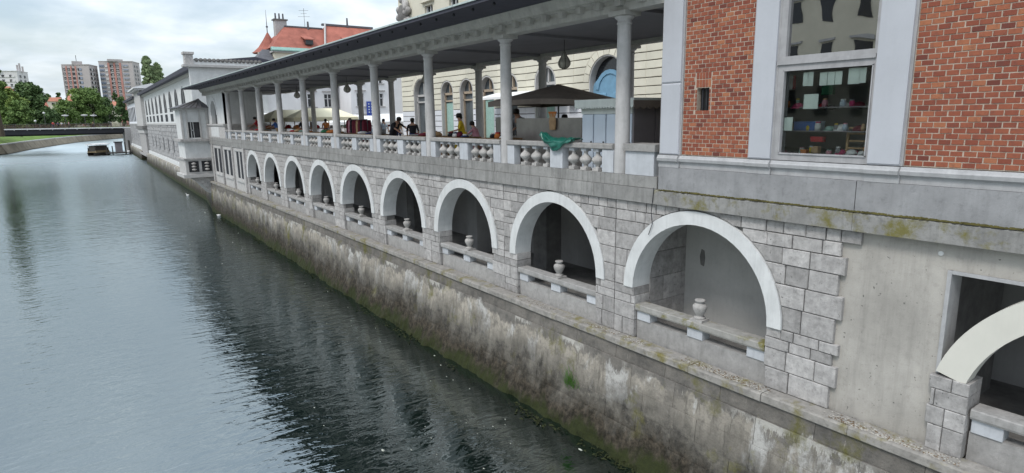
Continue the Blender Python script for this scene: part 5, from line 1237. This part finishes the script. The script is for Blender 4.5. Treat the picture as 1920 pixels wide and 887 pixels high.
def boat():
    a = P(189, 291, Z=WZ); t = thing('tour_boat', 'small river tour boat with flat canopy near the landing stage', 'boat', (a.x, a.y, WZ), .85)
    t.scale = (.66, .85, .95); h = MB(); L, B = 4.6, 1.35
    st = [(-1, .8), (-.7, .98), (0, 1), (.55, .9), (.85, .5), (1, .06)]; vs = []; fs = []
    for u, w in st:
        for z, k in ((-.25, .7), (.15, .92), (.75, 1.), (.75, .9), (.1, .8)):
            for sg in (1, -1): vs.append((u*L*(1 if z < .2 else 1.03), sg*w*B*k, z+(.2*max(0, u)**2 if z > .5 else 0)))
    for i in range(len(st)-1):
        for j in range(4):
            for sg in (0, 1): p = i*10+j*2+sg; fs.append((p, p+10, p+12, p+2) if sg == 0 else (p, p+2, p+12, p+10))
        fs.append((i*10, i*10+1, i*10+11, i*10+10)); fs.append((i*10+8, i*10+18, i*10+19, i*10+9))
    fs += [(0, 2, 4, 6, 8, 9, 7, 5, 3, 1)]
    h.add(vs, fs); put('hull', h.mesh('hull', 'boat_hull'), t, True)
    b = MB(); b.box(-4.2, 2.6, -1.2, 1.2, .85, 1.05); b.box(-4.2, 2.6, 1.1, 1.25, .7, 1.3); b.box(-4.2, 2.6, -1.25, -1.1, .7, 1.3); put('gunwale', b.mesh('gunwale', 'boat_tan'), t, True)
    for x in (-4.0, -1.8, .4, 2.4):
        for y in (-1.15, 1.15): p_ = MB(); p_.tube([(x, y, .9), (x, y, 2.75)], .04, 5); put('canopy_post', p_.mesh('canopy_post', 'steel_dark'), t, True)
    c = MB(); c.extr([(-1.5, 2.72), (-1.5, 2.86), (0, 3.05), (1.5, 2.86), (1.5, 2.72)], 'x', -4.5, 3.0); put('canopy', c.mesh('canopy', 'tower_white'), t, True)
    cbn = MB(); cbn.box(-3.9, 2.2, -.95, .95, 1.0, 2.5); put('cabin', cbn.mesh('cabin', 'boat_hull'), t, True)
    for y in (-1.18, 1.15): s = MB(); s.box(-4.1, 2.4, y, y+.03, 1.3, 1.95); put('side_curtain', s.mesh('side_curtain', 'boat_hull'), t, True)
    for x in (-3, -1.5, 0, 1.5): s = MB(); s.box(x-.2, x+.2, -1, 1, 1.05, 1.3); put('bench', s.mesh('bench', 'boat_tan'), t, True)
    a2 = P(226, 290, Z=WZ); k = thing('landing_stage', 'dark timber landing stage with mooring posts beside the hall', 'jetty', (a2.x, a2.y, WZ))
    d = MB(); d.box(-3.1, 2.4, -1.5, 3, .35, .6); put('platform', d.mesh('platform', 'boat_hull'), k, True)
    d = MB(); d.box(-.9, .6, -.6, .8, .6, 3.0); put('ticket_hut', d.mesh('ticket_hut', 'kiosk_dark'), k, True)
    d = MB(); d.box(-1.1, .8, -.8, 1.0, 3.0, 3.2); put('hut_roof', d.mesh('hut_roof', 'iron'), k, True)
    for x, y, h_ in ((-2.8, -1.4, 1.8), (-1.6, -1.4, 2.2), (1.1, -1.4, 3.1), (2.1, -1.4, 3.4), (2.2, 2.5, 3.4), (-2.8, 2.5, 2.0)): d = MB(); d.tube([(x, y, -1), (x, y, h_)], .13, 7); put('mooring_post', d.mesh('mooring_post', 'boat_hull'), k, True)
    for x in (1.7,): d = MB(); d.lathe([(0, -.3), (.3, -.25), (.35, 0), (.3, .25), (0, .3)], (x, -1.6, .75), 10); put('buoy', d.mesh('buoy', 'tower_white', True), k, True)
boat()
# ------------------------------------------------------------------ market things under and behind the colonnade
def kiosk():
    X = 11.2; c = P(1186, 230, X=X); f = P(1091, 240, X=X); zt = P(1160, 187, X=X).z; Y0, Y1 = c.y, f.y; X2 = 12.75
    t = thing('market_kiosk', 'white market kiosk with scalloped fascia beside the brick building', 'kiosk', (X, (Y0+Y1)/2, FL))
    b = MB(); b.box(X+.05, X2-.02, Y0+.02, Y1-.02, FL, zt-.16); part('kiosk_body', b, 'kiosk_dark', t)
    n = 4; w = (Y1-Y0)/n
    for k in range(n):
        p = MB(); p.prism([(Y0+k*w+.02, FL+.02), (Y0+(k+1)*w-.02, FL+.02), (Y0+(k+1)*w-.02, zt-.34), (Y0+k*w+.02, zt-.34)], X-.005, X+.06, .012); q = part('shutter', p, 'kiosk_white', t)
        h = MB(); h.box(X-.035, X-.004, Y0+k*w+.06, Y0+k*w+.085, -.72, -.64); part('shutter_handle', h, 'iron', q)
    p = MB(); p.box(X-.02, X+.06, Y0, Y1, zt-.335, zt-.16); part('header', p, 'kiosk_trim', t)
    nd = 2
    for k in range(nd):
        xa = X+.02+(X2-X)*k/nd; xb = X+(X2-X)*(k+1)/nd-.02; p = MB(); p.box(xa, xb, Y0-.03, Y0+.03, FL+.02, zt-.18); part('side_panel', p, 'kiosk_dark', t)
    r = MB(); r.box(X-.16, X2+.1, Y0-.18, Y1+.12, zt-.035, zt+.03); rf = part('roof', r, 'kiosk_trim', t)
    s = MB(); m = 22; y0, y1 = Y0-.17, Y1+.1; pts = [(y1, zt-.03), (y0, zt-.03)]
    for k in range(m):
        a = y0+(y1-y0)*k/m; wdt = (y1-y0)/m
        for q in (0, .25, .5, .75): pts.append((a+wdt*q, zt-.16-.045*math.sin(math.pi*q)))
    pts.append((y1, zt-.16)); s.extr(pts, 'x', X-.17, X-.145); part('scalloped_fascia', s, 'kiosk_trim', rf)
    s = MB(); m = 8; x0, x1 = X-.17, X2+.1; pts = [(x1, zt-.03), (x0, zt-.03)]
    for k in range(m):
        a = x0+(x1-x0)*k/m; wdt = (x1-x0)/m
        for q in (0, .25, .5, .75): pts.append((a+wdt*q, zt-.17-.07*math.sin(math.pi*q)))
    pts.append((x1, zt-.17)); s.extr(pts, 'y', Y0-.2, Y0-.17); part('scalloped_fascia', s, 'canvas_brown', rf)
kiosk()
def counter(px0, px1, ytop, X, label, mt='steel'):
    a = P(px0, ytop, X=X); b = P(px1, ytop, X=X); t = thing('steel_counter', label, 'counter', (X, (a.y+b.y)/2, FL), 0, 'steel counters under the colonnade')
    y0, y1 = sorted((a.y, b.y)); m_ = MB(); m_.prism([(y0, FL), (y1, FL), (y1, a.z), (y0, a.z)], X, X+.05, .005); part('back_panel', m_, mt, t)
    m_ = MB(); m_.box(X+.051, X+.9, y0+.03, y1-.03, FL+.75, FL+.82); part('worktop', m_, 'steel', t)
    m_ = MB(); m_.box(X+.05, X+.8, y1-.05, y1, FL, a.z-.1); part('end_panel', m_, 'steel_dark', t)
    return t
ct_ = counter(968, 1090, 222, 12.1, 'wide dull steel screen counter under the brown parasol'); counter(929, 947, 220, 12.3, 'narrow steel screen counter left of the parasol stall')
p = P(1036, 222, X=12.05); s = MB(); pts = []
t = thing('paper_sack', 'torn brown paper sack on the steel counter edge', 'sack', tuple(p))
s = MB(); s.lathe([(0, -.35), (.13, -.34), (.16, -.1), (.13, .06), (.17, .14), (.0, .1)], (0, 0, 0), 9, sx=.35); put('sack_body', s.mesh('sack_body', 'cloth_tan', False), t, True)
s = MB(); s.lathe([(.13, .05), (.17, .14), (.2, .2), (.11, .16), (0, .1)], (0, 0, 0), 7, sx=.35); put('sack_mouth', s.mesh('sack_mouth', 'cloth_orange'), t, True)
def parasol():
    X = 13.3; a = P(1047, 200, X=X); pk = P(1046, 158, X=X); t = thing('brown_parasol', 'brown square parasol over the steel counter', 'parasol', (X, a.y, FL), .35)
    zp = pk.z-FL; m_ = MB(); m_.tube([(0, 0, 0), (0, 0, zp)], .03, 8); put('pole', m_.mesh('pole', 'steel_dark'), t, True)
    r = 1.95; zl = zp-.55; c = MB(); n = 4; vs = [(0, 0, zp)]; fs = []
    ed = []
    for k in range(4):
        for j in range(4):
            a0 = math.pi/4+k*math.pi/2; A = Vector((r*1.2*math.cos(a0), r*1.2*math.sin(a0), zl)); a1 = a0+math.pi/2; B = Vector((r*1.2*math.cos(a1), r*1.2*math.sin(a1), zl)); q = A.lerp(B, j/4); q.z += .06*math.sin(math.pi*j/4); ed.append(q)
    vs += [tuple(q) for q in ed]+[(q.x, q.y, q.z-.16) for q in ed]; N = len(ed)
    for k in range(N): fs += [(0, 1+k, 1+(k+1) % N), (1+k, 1+N+k, 1+N+(k+1) % N, 1+(k+1) % N)]
    c.add(vs, fs); put('canopy', c.mesh('canopy', 'canvas_brown'), t, True)
    for k in range(4): a0 = math.pi/4+k*math.pi/2; q = MB(); q.tube([(0, 0, zp-.5), (r*.7*math.cos(a0), r*.7*math.sin(a0), zp-.42)], .014, 4); put('strut', q.mesh('strut', 'steel_dark'), t, True)
    q = MB(); q.box(-.35, .35, -.35, .35, 0, .1); put('base', q.mesh('base', 'stone_dark'), t, True)
parasol()
# green tarpaulin thrown over the balustrade rail
def tarp():
    t = thing('green_tarpaulin', 'crumpled green tarpaulin draped over the balustrade rail', 'tarpaulin', (10.08, 12.2, -.62))
    from mathutils import noise
    vs = []; fs = []; nu, nv = 30, 16
    ya, yb = P(1018, 265, X=10).y, P(1077, 265, X=10).y
    for i in range(nu+1):
        u = i/nu; y = ya+(yb-ya)*u
        sag = .22*math.exp(-((u-.5)/.28)**2); lift = .20*math.exp(-((u-.03)/.09)**2)+.05*math.exp(-((u-.95)/.2)**2)
        for j in range(nv+1):
            v = j/nv; n_ = noise.noise(Vector((u*6, v*5, 1)))*.05+noise.noise(Vector((u*14, v*11, 5)))*.02
            if v < .5: x = 10.30-(v/.5)*.37; z = -.60+.05*math.sin(v*6.28)+lift*(.4+v)
            else: x = 9.93-.03*math.sin((v-.5)*6); z = -.60-(v-.5)/.5*(sag+.03)+lift*(1.-(v-.5)*.6)
            vs.append((x+n_*.8-.02, y, z+n_+.02))
    for i in range(nu):
        for j in range(nv): a = i*(nv+1)+j; fs.append((a, a+1, a+nv+2, a+nv+1))
    m_ = MB(); m_.add(vs, fs); o = part('tarpaulin_sheet', m_, 'tarp_green', t, True)
    sm = o.modifiers.new('s', 'SOLIDIFY'); sm.thickness = .012
    r = MB(); r.tube([(9.95, ya-.02, -.40), (9.92, (ya+yb)/2, -.72), (10.0, yb, -.56)], .022, 6); part('rolled_hem', r, 'tarp_green', t, True)
tarp()
# trestle tables of goods along the balustrade
def table(px0, px1, X, cols, label):
    a = P(px0, 255, X=X).y; b = P(px1, 255, X=X).y; y0, y1 = sorted((a, b)); t = thing('market_table', label, 'table', (X+.4, (y0+y1)/2, FL), 0, 'market tables behind the balustrade')
    m_ = MB(); m_.box(X, X+.9, y0, y1, FL+.74, FL+.79); part('tabletop', m_, 'wood', t)
    for dx in (.05, .8):
        for y in (y0+.05, y1-.1): m_ = MB(); m_.box(X+dx, X+dx+.05, y, y+.05, FL, FL+.74); part('leg', m_, 'wood', t)
    k = 0; y = y0+.15; step = (y1-y0-.2)/len(cols)
    for _ in cols:
        w = min(step*.8, .55)*random.uniform(.7, 1); h = random.uniform(.05, .2); c = cols[k % len(cols)]; k += 1; g = thing('goods_pile', '%s goods on the market table: %s' % (c, label.split(' with ')[0]), 'goods', (X+.3, y, FL+.79), random.random(), 'goods on market tables')
        g['label'] = '%s cloth goods piled on the %s' % (c, label); 
        m_ = MB(); m_.lathe([(0, 0), (w*.55, 0), (w*.6, h*.4), (w*.4, h*.85), (0, h)], (0, 0, 0), 8, sx=random.uniform(.8, 1.3)); put('pile', m_.mesh('pile', 'cloth_'+c, True), g, True)
        m_ = MB(); m_.box(-.05, .09, -.07, .06, h*.8, h*.8+.05); put('top_item', m_.mesh('top_item', 'cloth_'+cols[(k+1) % len(cols)]), g, True)
        y += step
table(752, 806, 11.2, ['tan', 'maroon', 'grey'], 'table by the man in black')
table(822, 862, 11.2, ['navy', 'maroon', 'white', 'black'], 'table beside the woman in yellow')
table(900, 942, 11.3, ['red', 'white', 'orange', 'black'], 'table beside the woman in pink')
table(655, 700, 11.2, ['grey', 'navy', 'white'], 'table below the clothes rack')
table(590, 628, 11.2, ['tan', 'orange', 'green'], 'table under the cream tent side')
table(535, 570, 11.2, ['orange', 'sage', 'tan', 'red'], 'table by the blue crate')
table(440, 480, 11.2, ['red', 'grey', 'white'], 'table near the corner pavilion')
# clothes rack and mannequin
p = P(672, 240, X=12.4); t = thing('clothes_rack', 'rack of dark maroon clothes behind the balustrade', 'rack', (p.x, p.y, FL))
for dy in (-1.2, 1.2): m_ = MB(); m_.tube([(0, dy, 0), (0, dy, 1.45)], .025, 5); put('upright', m_.mesh('upright', 'steel_dark'), t, True)
m_ = MB(); m_.tube([(0, -1.2, 1.45), (0, 1.2, 1.45)], .022, 5); put('hanging_rail', m_.mesh('hanging_rail', 'steel_dark'), t, True)
for k in range(9):
    m_ = MB(); y = -1.1+k*.27; m_.prism([(y-.12, .35), (y+.12, .35), (y+.11, 1.25), (y+.03, 1.43), (y-.03, 1.43), (y-.11, 1.25)], -.22, .22, .05); put('garment', m_.mesh('garment', 'cloth_'+['maroon', 'black', 'maroon', 'tan', 'maroon', 'maroon', 'black', 'pink', 'maroon'][k]), t, True)
p = P(704, 215, X=12.6); t = thing('dress_form', 'pale blue dress hanging on a stand beside the clothes rack', 'dress', (p.x, p.y, FL))
m_ = MB(); m_.lathe([(0, .35), (.42, .35), (.36, .8), (.22, 1.1), (.26, 1.38), (.2, 1.5), (.07, 1.56), (.0, 1.56)], (0, 0, 0), 14, sx=.7); put('dress', m_.mesh('dress', 'cloth_paleblue', True), t, True)
m_ = MB(); m_.tube([(0, 0, 0), (0, 0, 1.7)], .02, 5); m_.tube([(0, -.3, .02), (0, .3, .02)], .02, 5); put('stand', m_.mesh('stand', 'steel_dark'), t, True)
# market tents in the square
def tent(px, py, Y, w, label, mt, zt=None, side=True):
    p = P(px, py, Y=Y); h = p.z-FL; t = thing('market_tent', label, 'tent', (p.x, Y, FL), random.uniform(-.1, .1), 'tents on the market square')
    vs = [(-w, -w*.8, h-.75), (w, -w*.8, h-.75), (w, w*.8, h-.75), (-w, w*.8, h-.75), (-w*.5, 0, h), (w*.5, 0, h)]
    m_ = MB(); m_.add(vs+[(x, y, z-.28) for x, y, z in vs[:4]], [(0, 1, 5, 4), (1, 2, 5), (2, 3, 4, 5), (3, 0, 4), (0, 6, 7, 1), (1, 7, 8, 2), (2, 8, 9, 3), (3, 9, 6, 0)]); put('canopy', m_.mesh('canopy', mt), t, True)
    for x in (-w+.05, w-.05):
        for y in (-w*.78, w*.78): m_ = MB(); m_.tube([(x, y, 0), (x, y, h-.76)], .04, 5); put('tent_pole', m_.mesh('tent_pole', 'wood'), t, True)
    m_ = MB(); m_.box(-w*.9, w*.9, -.5, .3, .75, .82); put('stall_board', m_.mesh('stall_board', 'wood'), t, True)
    for k in range(6): m_ = MB(); m_.lathe([(0, 0), (.22, 0), (.25, .12), (.12, .25), (0, .28)], (-w*.8+k*w*.32, -.2, .82), 8); put('produce', m_.mesh('produce', 'cloth_'+['orange', 'green', 'red', 'tan', 'yellow', 'sage'][k]), t, True)
tent(600, 203, 52, 2.6, 'large cream market tent seen between the back columns', 'canvas_cream')
tent(545, 206, 56, 2.6, 'cream market tent next to the large cream one', 'canvas_cream')
tent(655, 215, 62, 2.0, 'white market tent before the pale grey townhouse', 'canvas_white')
tent(690, 217, 66, 1.8, 'small white market tent under the blue sign', 'canvas_white')
tent(735, 213, 56, 2.2, 'white market tent against the ivory townhouse corner', 'canvas_white')
tent(500, 212, 62, 2.4, 'white market tent glimpsed beside the far columns', 'canvas_white')
# ------------------------------------------------------------------ people
BODY = {}
def body_mesh(pose):
    """one continuous skinned body, 1.7 m; returns mesh with faces zoned: 0 skin 1 top 2 legs 3 shoes"""
    lean, bend, armL, armR, sit = pose
    J = {}; R_ = {}; E_ = []
    def add(n, p, r, par=None, z=1):
        J[n] = Vector(p); R_[n] = r
        if par: E_.append((par, n, z))
    c, s = math.cos(lean), math.sin(lean)
    def up(x, h): return (x*1.0*c+h*s, 0, .92+h*c-x*s) # forward is +x
    add('pel', (0, 0, .92), .135)
    add('waist', up(.01, .18), .135, 'pel'); add('chest', up(.02, .38), .165, 'waist'); add('neck', up(.01, .55), .06, 'chest', 0)
    nk = J['neck']; hd = Vector((math.sin(lean+bend), 0, math.cos(lean+bend)))
    add('head', nk+hd*.12, .085, 'neck', 0); add('crown', nk+hd*.22, .075, 'head', 0)
    for sd, arm in ((1, armL), (-1, armR)):
        k = 'L' if sd > 0 else 'R'
        sh = Vector(up(.0, .47)); sh.y = sd*.18; add('sh'+k, sh, .058, 'chest')
        a1, a2 = arm; el = sh+Vector((math.sin(a1)*.28, sd*.06, -math.cos(a1)*.28)); add('el'+k, el, .042, 'sh'+k)
        wr = el+Vector((math.sin(a2)*.25, -sd*.02, -math.cos(a2)*.25)); add('wr'+k, wr, .030, 'el'+k, 0)
        d = (wr-el).normalized(); hn = wr+d*.09; add('ha'+k, hn, .034, 'wr'+k, 0)
        for q, off in enumerate((-.03, -.01, .01, .03)): add('f%d%s' % (q, k), hn+d*(.075+.012*(q in (1, 2)))+Vector((.01, off, -.01)), .009, 'ha'+k, 0)
        add('th'+k, wr+d*.06+Vector((.045, -sd*.02, 0)), .011, 'wr'+k, 0)
        hp = Vector((0, sd*.095, .88)); add('hip'+k, hp, .092, 'pel', 2)
        kn = hp+(Vector((.03, sd*.02, -.42))); an = kn+Vector((-.04, 0, -.38)); add('kn'+k, kn, .06, 'hip'+k, 2); add('an'+k, an, .042, 'kn'+k, 2); add('to'+k, an+Vector((.15, sd*.02, -.055)), .038, 'an'+k, 3)
    names = list(J); me = bpy.data.meshes.new('sk'); me.from_pydata([J[n] for n in names], [(names.index(a), names.index(b)) for a, b, _ in E_], [])
    o = bpy.data.objects.new('sk', me); COL.objects.link(o); sk = o.modifiers.new('s', 'SKIN'); sk.use_smooth_shade = True
    for i, n in enumerate(names):
        v = me.skin_vertices[0].data[i]; r = R_[n]; v.radius = (r, r*(1.25 if n in ('chest', 'waist', 'pel') else 1)); v.use_root = (n == 'pel')
    sb = o.modifiers.new('b', 'SUBSURF'); sb.levels = 1; sb.render_levels = 1
    dg = bpy.context.evaluated_depsgraph_get(); ev = bpy.data.meshes.new_from_object(o.evaluated_get(dg)); bpy.data.objects.remove(o)
    zone = []
    segs = [(J[a], J[b], z) for a, b, z in E_]
    for p in ev.polygons:
        best = 9; bz = 1
        for a, b, z in segs:
            ab = b-a; t = max(0, min(1, (p.center-a).dot(ab)/max(ab.length_squared, 1e-9))); d = (p.center-(a+ab*t)).length
            if d < best: best = d; bz = z
        zone.append(bz)
    return ev, zone, J['neck'].copy(), hd
POSES = {'stand': (.03, .1, (.1, .25), (-.05, .15), 0), 'reach': (.22, .35, (.7, 1.2), (.5, 1.0), 0), 'bend': (.55, .3, (.9, 1.1), (.7, 1.0), 0), 'walk': (.05, .05, (.35, .55), (-.35, -.1), 0), 'side': (.1, .2, (.25, 1.3), (.0, .2), 0)}
def person(label, x, y, z, rz, h, pose, top, legs, hair='hair', skirt=None, cat='person', grp=None):
    if pose not in BODY: BODY[pose] = body_mesh(POSES[pose])
    ev, zone, nk, hd = BODY[pose]; me = ev.copy(); me.materials.clear()
    for m_ in ('skin', 'cloth_'+top, 'cloth_'+legs, 'cloth_black'): me.materials.append(MATS[m_])
    me.polygons.foreach_set('material_index', zone); me.polygons.foreach_set('use_smooth', [True]*len(me.polygons))
    t = thing('person', label, cat, (x, y, z), rz, grp); s = h/1.72; t.scale = (s*1.15, s*1.2, s); put('body', me, t, True)
    hc = nk+hd*.185; m_ = MB(); m_.lathe([(.098, -.06), (.108, .02), (.098, .08), (.06, .118), (0, .125)], (hc.x-.018, 0, hc.z), 12, sx=1.02, sy=.9); m_.lathe([(0, -.10), (.05, -.09), (.075, -.03), (.05, .05), (0, .06)], (hc.x-.065, 0, hc.z-.03), 8); put('hair', m_.mesh('hair', hair, True), t, True)
    f = MB(); fx = hc.x+.085
    for dy in (-.033, .033): f.lathe([(0, -.008), (.009, 0), (0, .008)], (fx-.006, dy, hc.z-.03), 6, mi=1)
    f.add([(fx-.01, -.012, hc.z-.075), (fx-.01, .012, hc.z-.075), (fx+.018, 0, hc.z-.07), (fx-.008, 0, hc.z-.03)], [(0, 1, 2), (0, 2, 3), (1, 3, 2)], 0); f.box(fx-.02, fx-.004, -.022, .022, hc.z-.104, hc.z-.097, 2)
    put('face', f.mesh('face', ['skin', 'cloth_black', 'cloth_maroon']), t, True)
    if skirt:
        m_ = MB(); lx = 0; m_.lathe([(.15, 1.02), (.2, .85), (.25, .6), (.30, .38), (.29, .37), (.1, .9)], (0, 0, 0), 14, sy=1.1); put('skirt', m_.mesh('skirt', 'cloth_'+skirt, True), t, True)
def person_px(label, px, ytop, X, rz, pose, top, legs, skirt=None, hk=1.):
    p = P(px, ytop, X=X); h = max(1.25, min(1.85, (p.z-FL))) ; lean = POSES[pose][0]
    person(label, p.x, p.y, FL, rz, h/(.62+.38*math.cos(lean+.1)) if pose in ('bend', 'reach') else h, pose, top, legs, skirt=skirt, grp='people in the market')
PI = math.pi
person_px('person in a yellow dress standing at a table', 866, 214, 12.15, 2.6, 'side', 'yellow', 'yellow', 'yellow')
person_px('person in pink with head lowered beside the steel counter', 894, 229, 12.2, 2.2, 'reach', 'pink', 'grey', 'pink')
person_px('person in black seen from behind at the tan table', 773, 223, 12.2, 1.2, 'stand', 'black', 'navy')
person_px('person in navy half hidden by the column near the tan table', 805, 233, 12.4, 2.0, 'stand', 'navy', 'black')
person_px('person in black bending over a table before the white tent', 735, 221, 11.9, -1.3, 'bend', 'black', 'black')
person_px('person with dark hair behind the steel counter', 976, 206, 13.0, 3.4, 'reach', 'grey', 'black')
person_px('person crouched low behind the counter, only dark hair showing', 1060, 217, 13.2, 3.2, 'stand', 'navy', 'navy')
person_px('person in maroon beside the clothes rack', 657, 223, 13.2, 2.4, 'stand', 'maroon', 'black')
person_px('person in black near the cream tent', 568, 221, 12.6, 1.8, 'stand', 'black', 'black')
person_px('person in blue bending by the far column', 519, 223, 12.5, 2.6, 'reach', 'blue', 'tan')
person_px('person in red shirt reaching over a far table', 484, 220, 12.4, 2.8, 'reach', 'red', 'tan')
person_px('person in red near the pavilion end of the colonnade', 447, 224, 12.6, 1.4, 'side', 'maroon', 'navy')
person_px('person in orange by the sunlit stall behind the tables', 610, 224, 15.8, 1.2, 'walk', 'orange', 'navy')
person_px('person in white shopping beyond the back columns', 636, 226, 16.3, 2.8, 'walk', 'white', 'blue')
person_px('person in pale blue walking past the back columns', 718, 224, 16.4, -1.2, 'walk', 'paleblue', 'grey')
person_px('person in tan jacket under the small white tent', 746, 226, 17.0, .5, 'side', 'tan', 'navy')
person_px('person in red top beside the white tent', 690, 227, 16.6, 2.2, 'stand', 'red', 'black')
for px, c, l, ps, rz in ((100, 'red', 'person in red on the footbridge', 'stand', -1.5), (109, 'navy', 'person in navy leaning at the footbridge railing', 'side', -1.6), (116, 'white', 'person in white beside the navy one on the footbridge', 'stand', -1.2), (121, 'grey', 'person in grey under the bridge lamp', 'walk', .2), (129, 'pink', 'person in pale pink on the footbridge', 'walk', 0), (175, 'tan', 'person in tan walking alone on the footbridge', 'walk', 3.1)):
    p = P(px, 235, Y=BYY+1.3); person(l, p.x, BYY+1.3+random.uniform(-.3, .3), -1.12, rz, random.uniform(1.65, 1.85), ps, c, random.choice(('navy', 'black', 'tan')), grp='people on the footbridge')
# gulls and a white duck on the water
def bird(px, py, l, rz):
    p = P(px, py, Z=WZ); t = thing('white_duck', l, 'bird', (p.x, p.y, WZ), rz, 'birds on the river')
    t.scale = (.7, .7, .7); m_ = MB(); st = [(-.30, .01, .16), (-.22, .06, .12), (-.08, .12, .08), (.08, .12, .08), (.18, .08, .12), (.22, .045, .2), (.24, .035, .28), (.27, .05, .34), (.33, .035, .345), (.36, .012, .335)]
    m_.tube([(x, 0, z) for x, r, z in st], [r for x, r, z in st], 10); put('body', m_.mesh('body', 'tower_white', True), t, True)
    b = MB(); b.tube([(.35, 0, .335), (.42, 0, .325)], [.018, .008], 6); put('beak', b.mesh('beak', 'cloth_orange'), t, True)
bird(352, 367, 'white duck swimming near the oriel', 2.2); bird(411, 405, 'white duck swimming close to the quay wall', -.6)
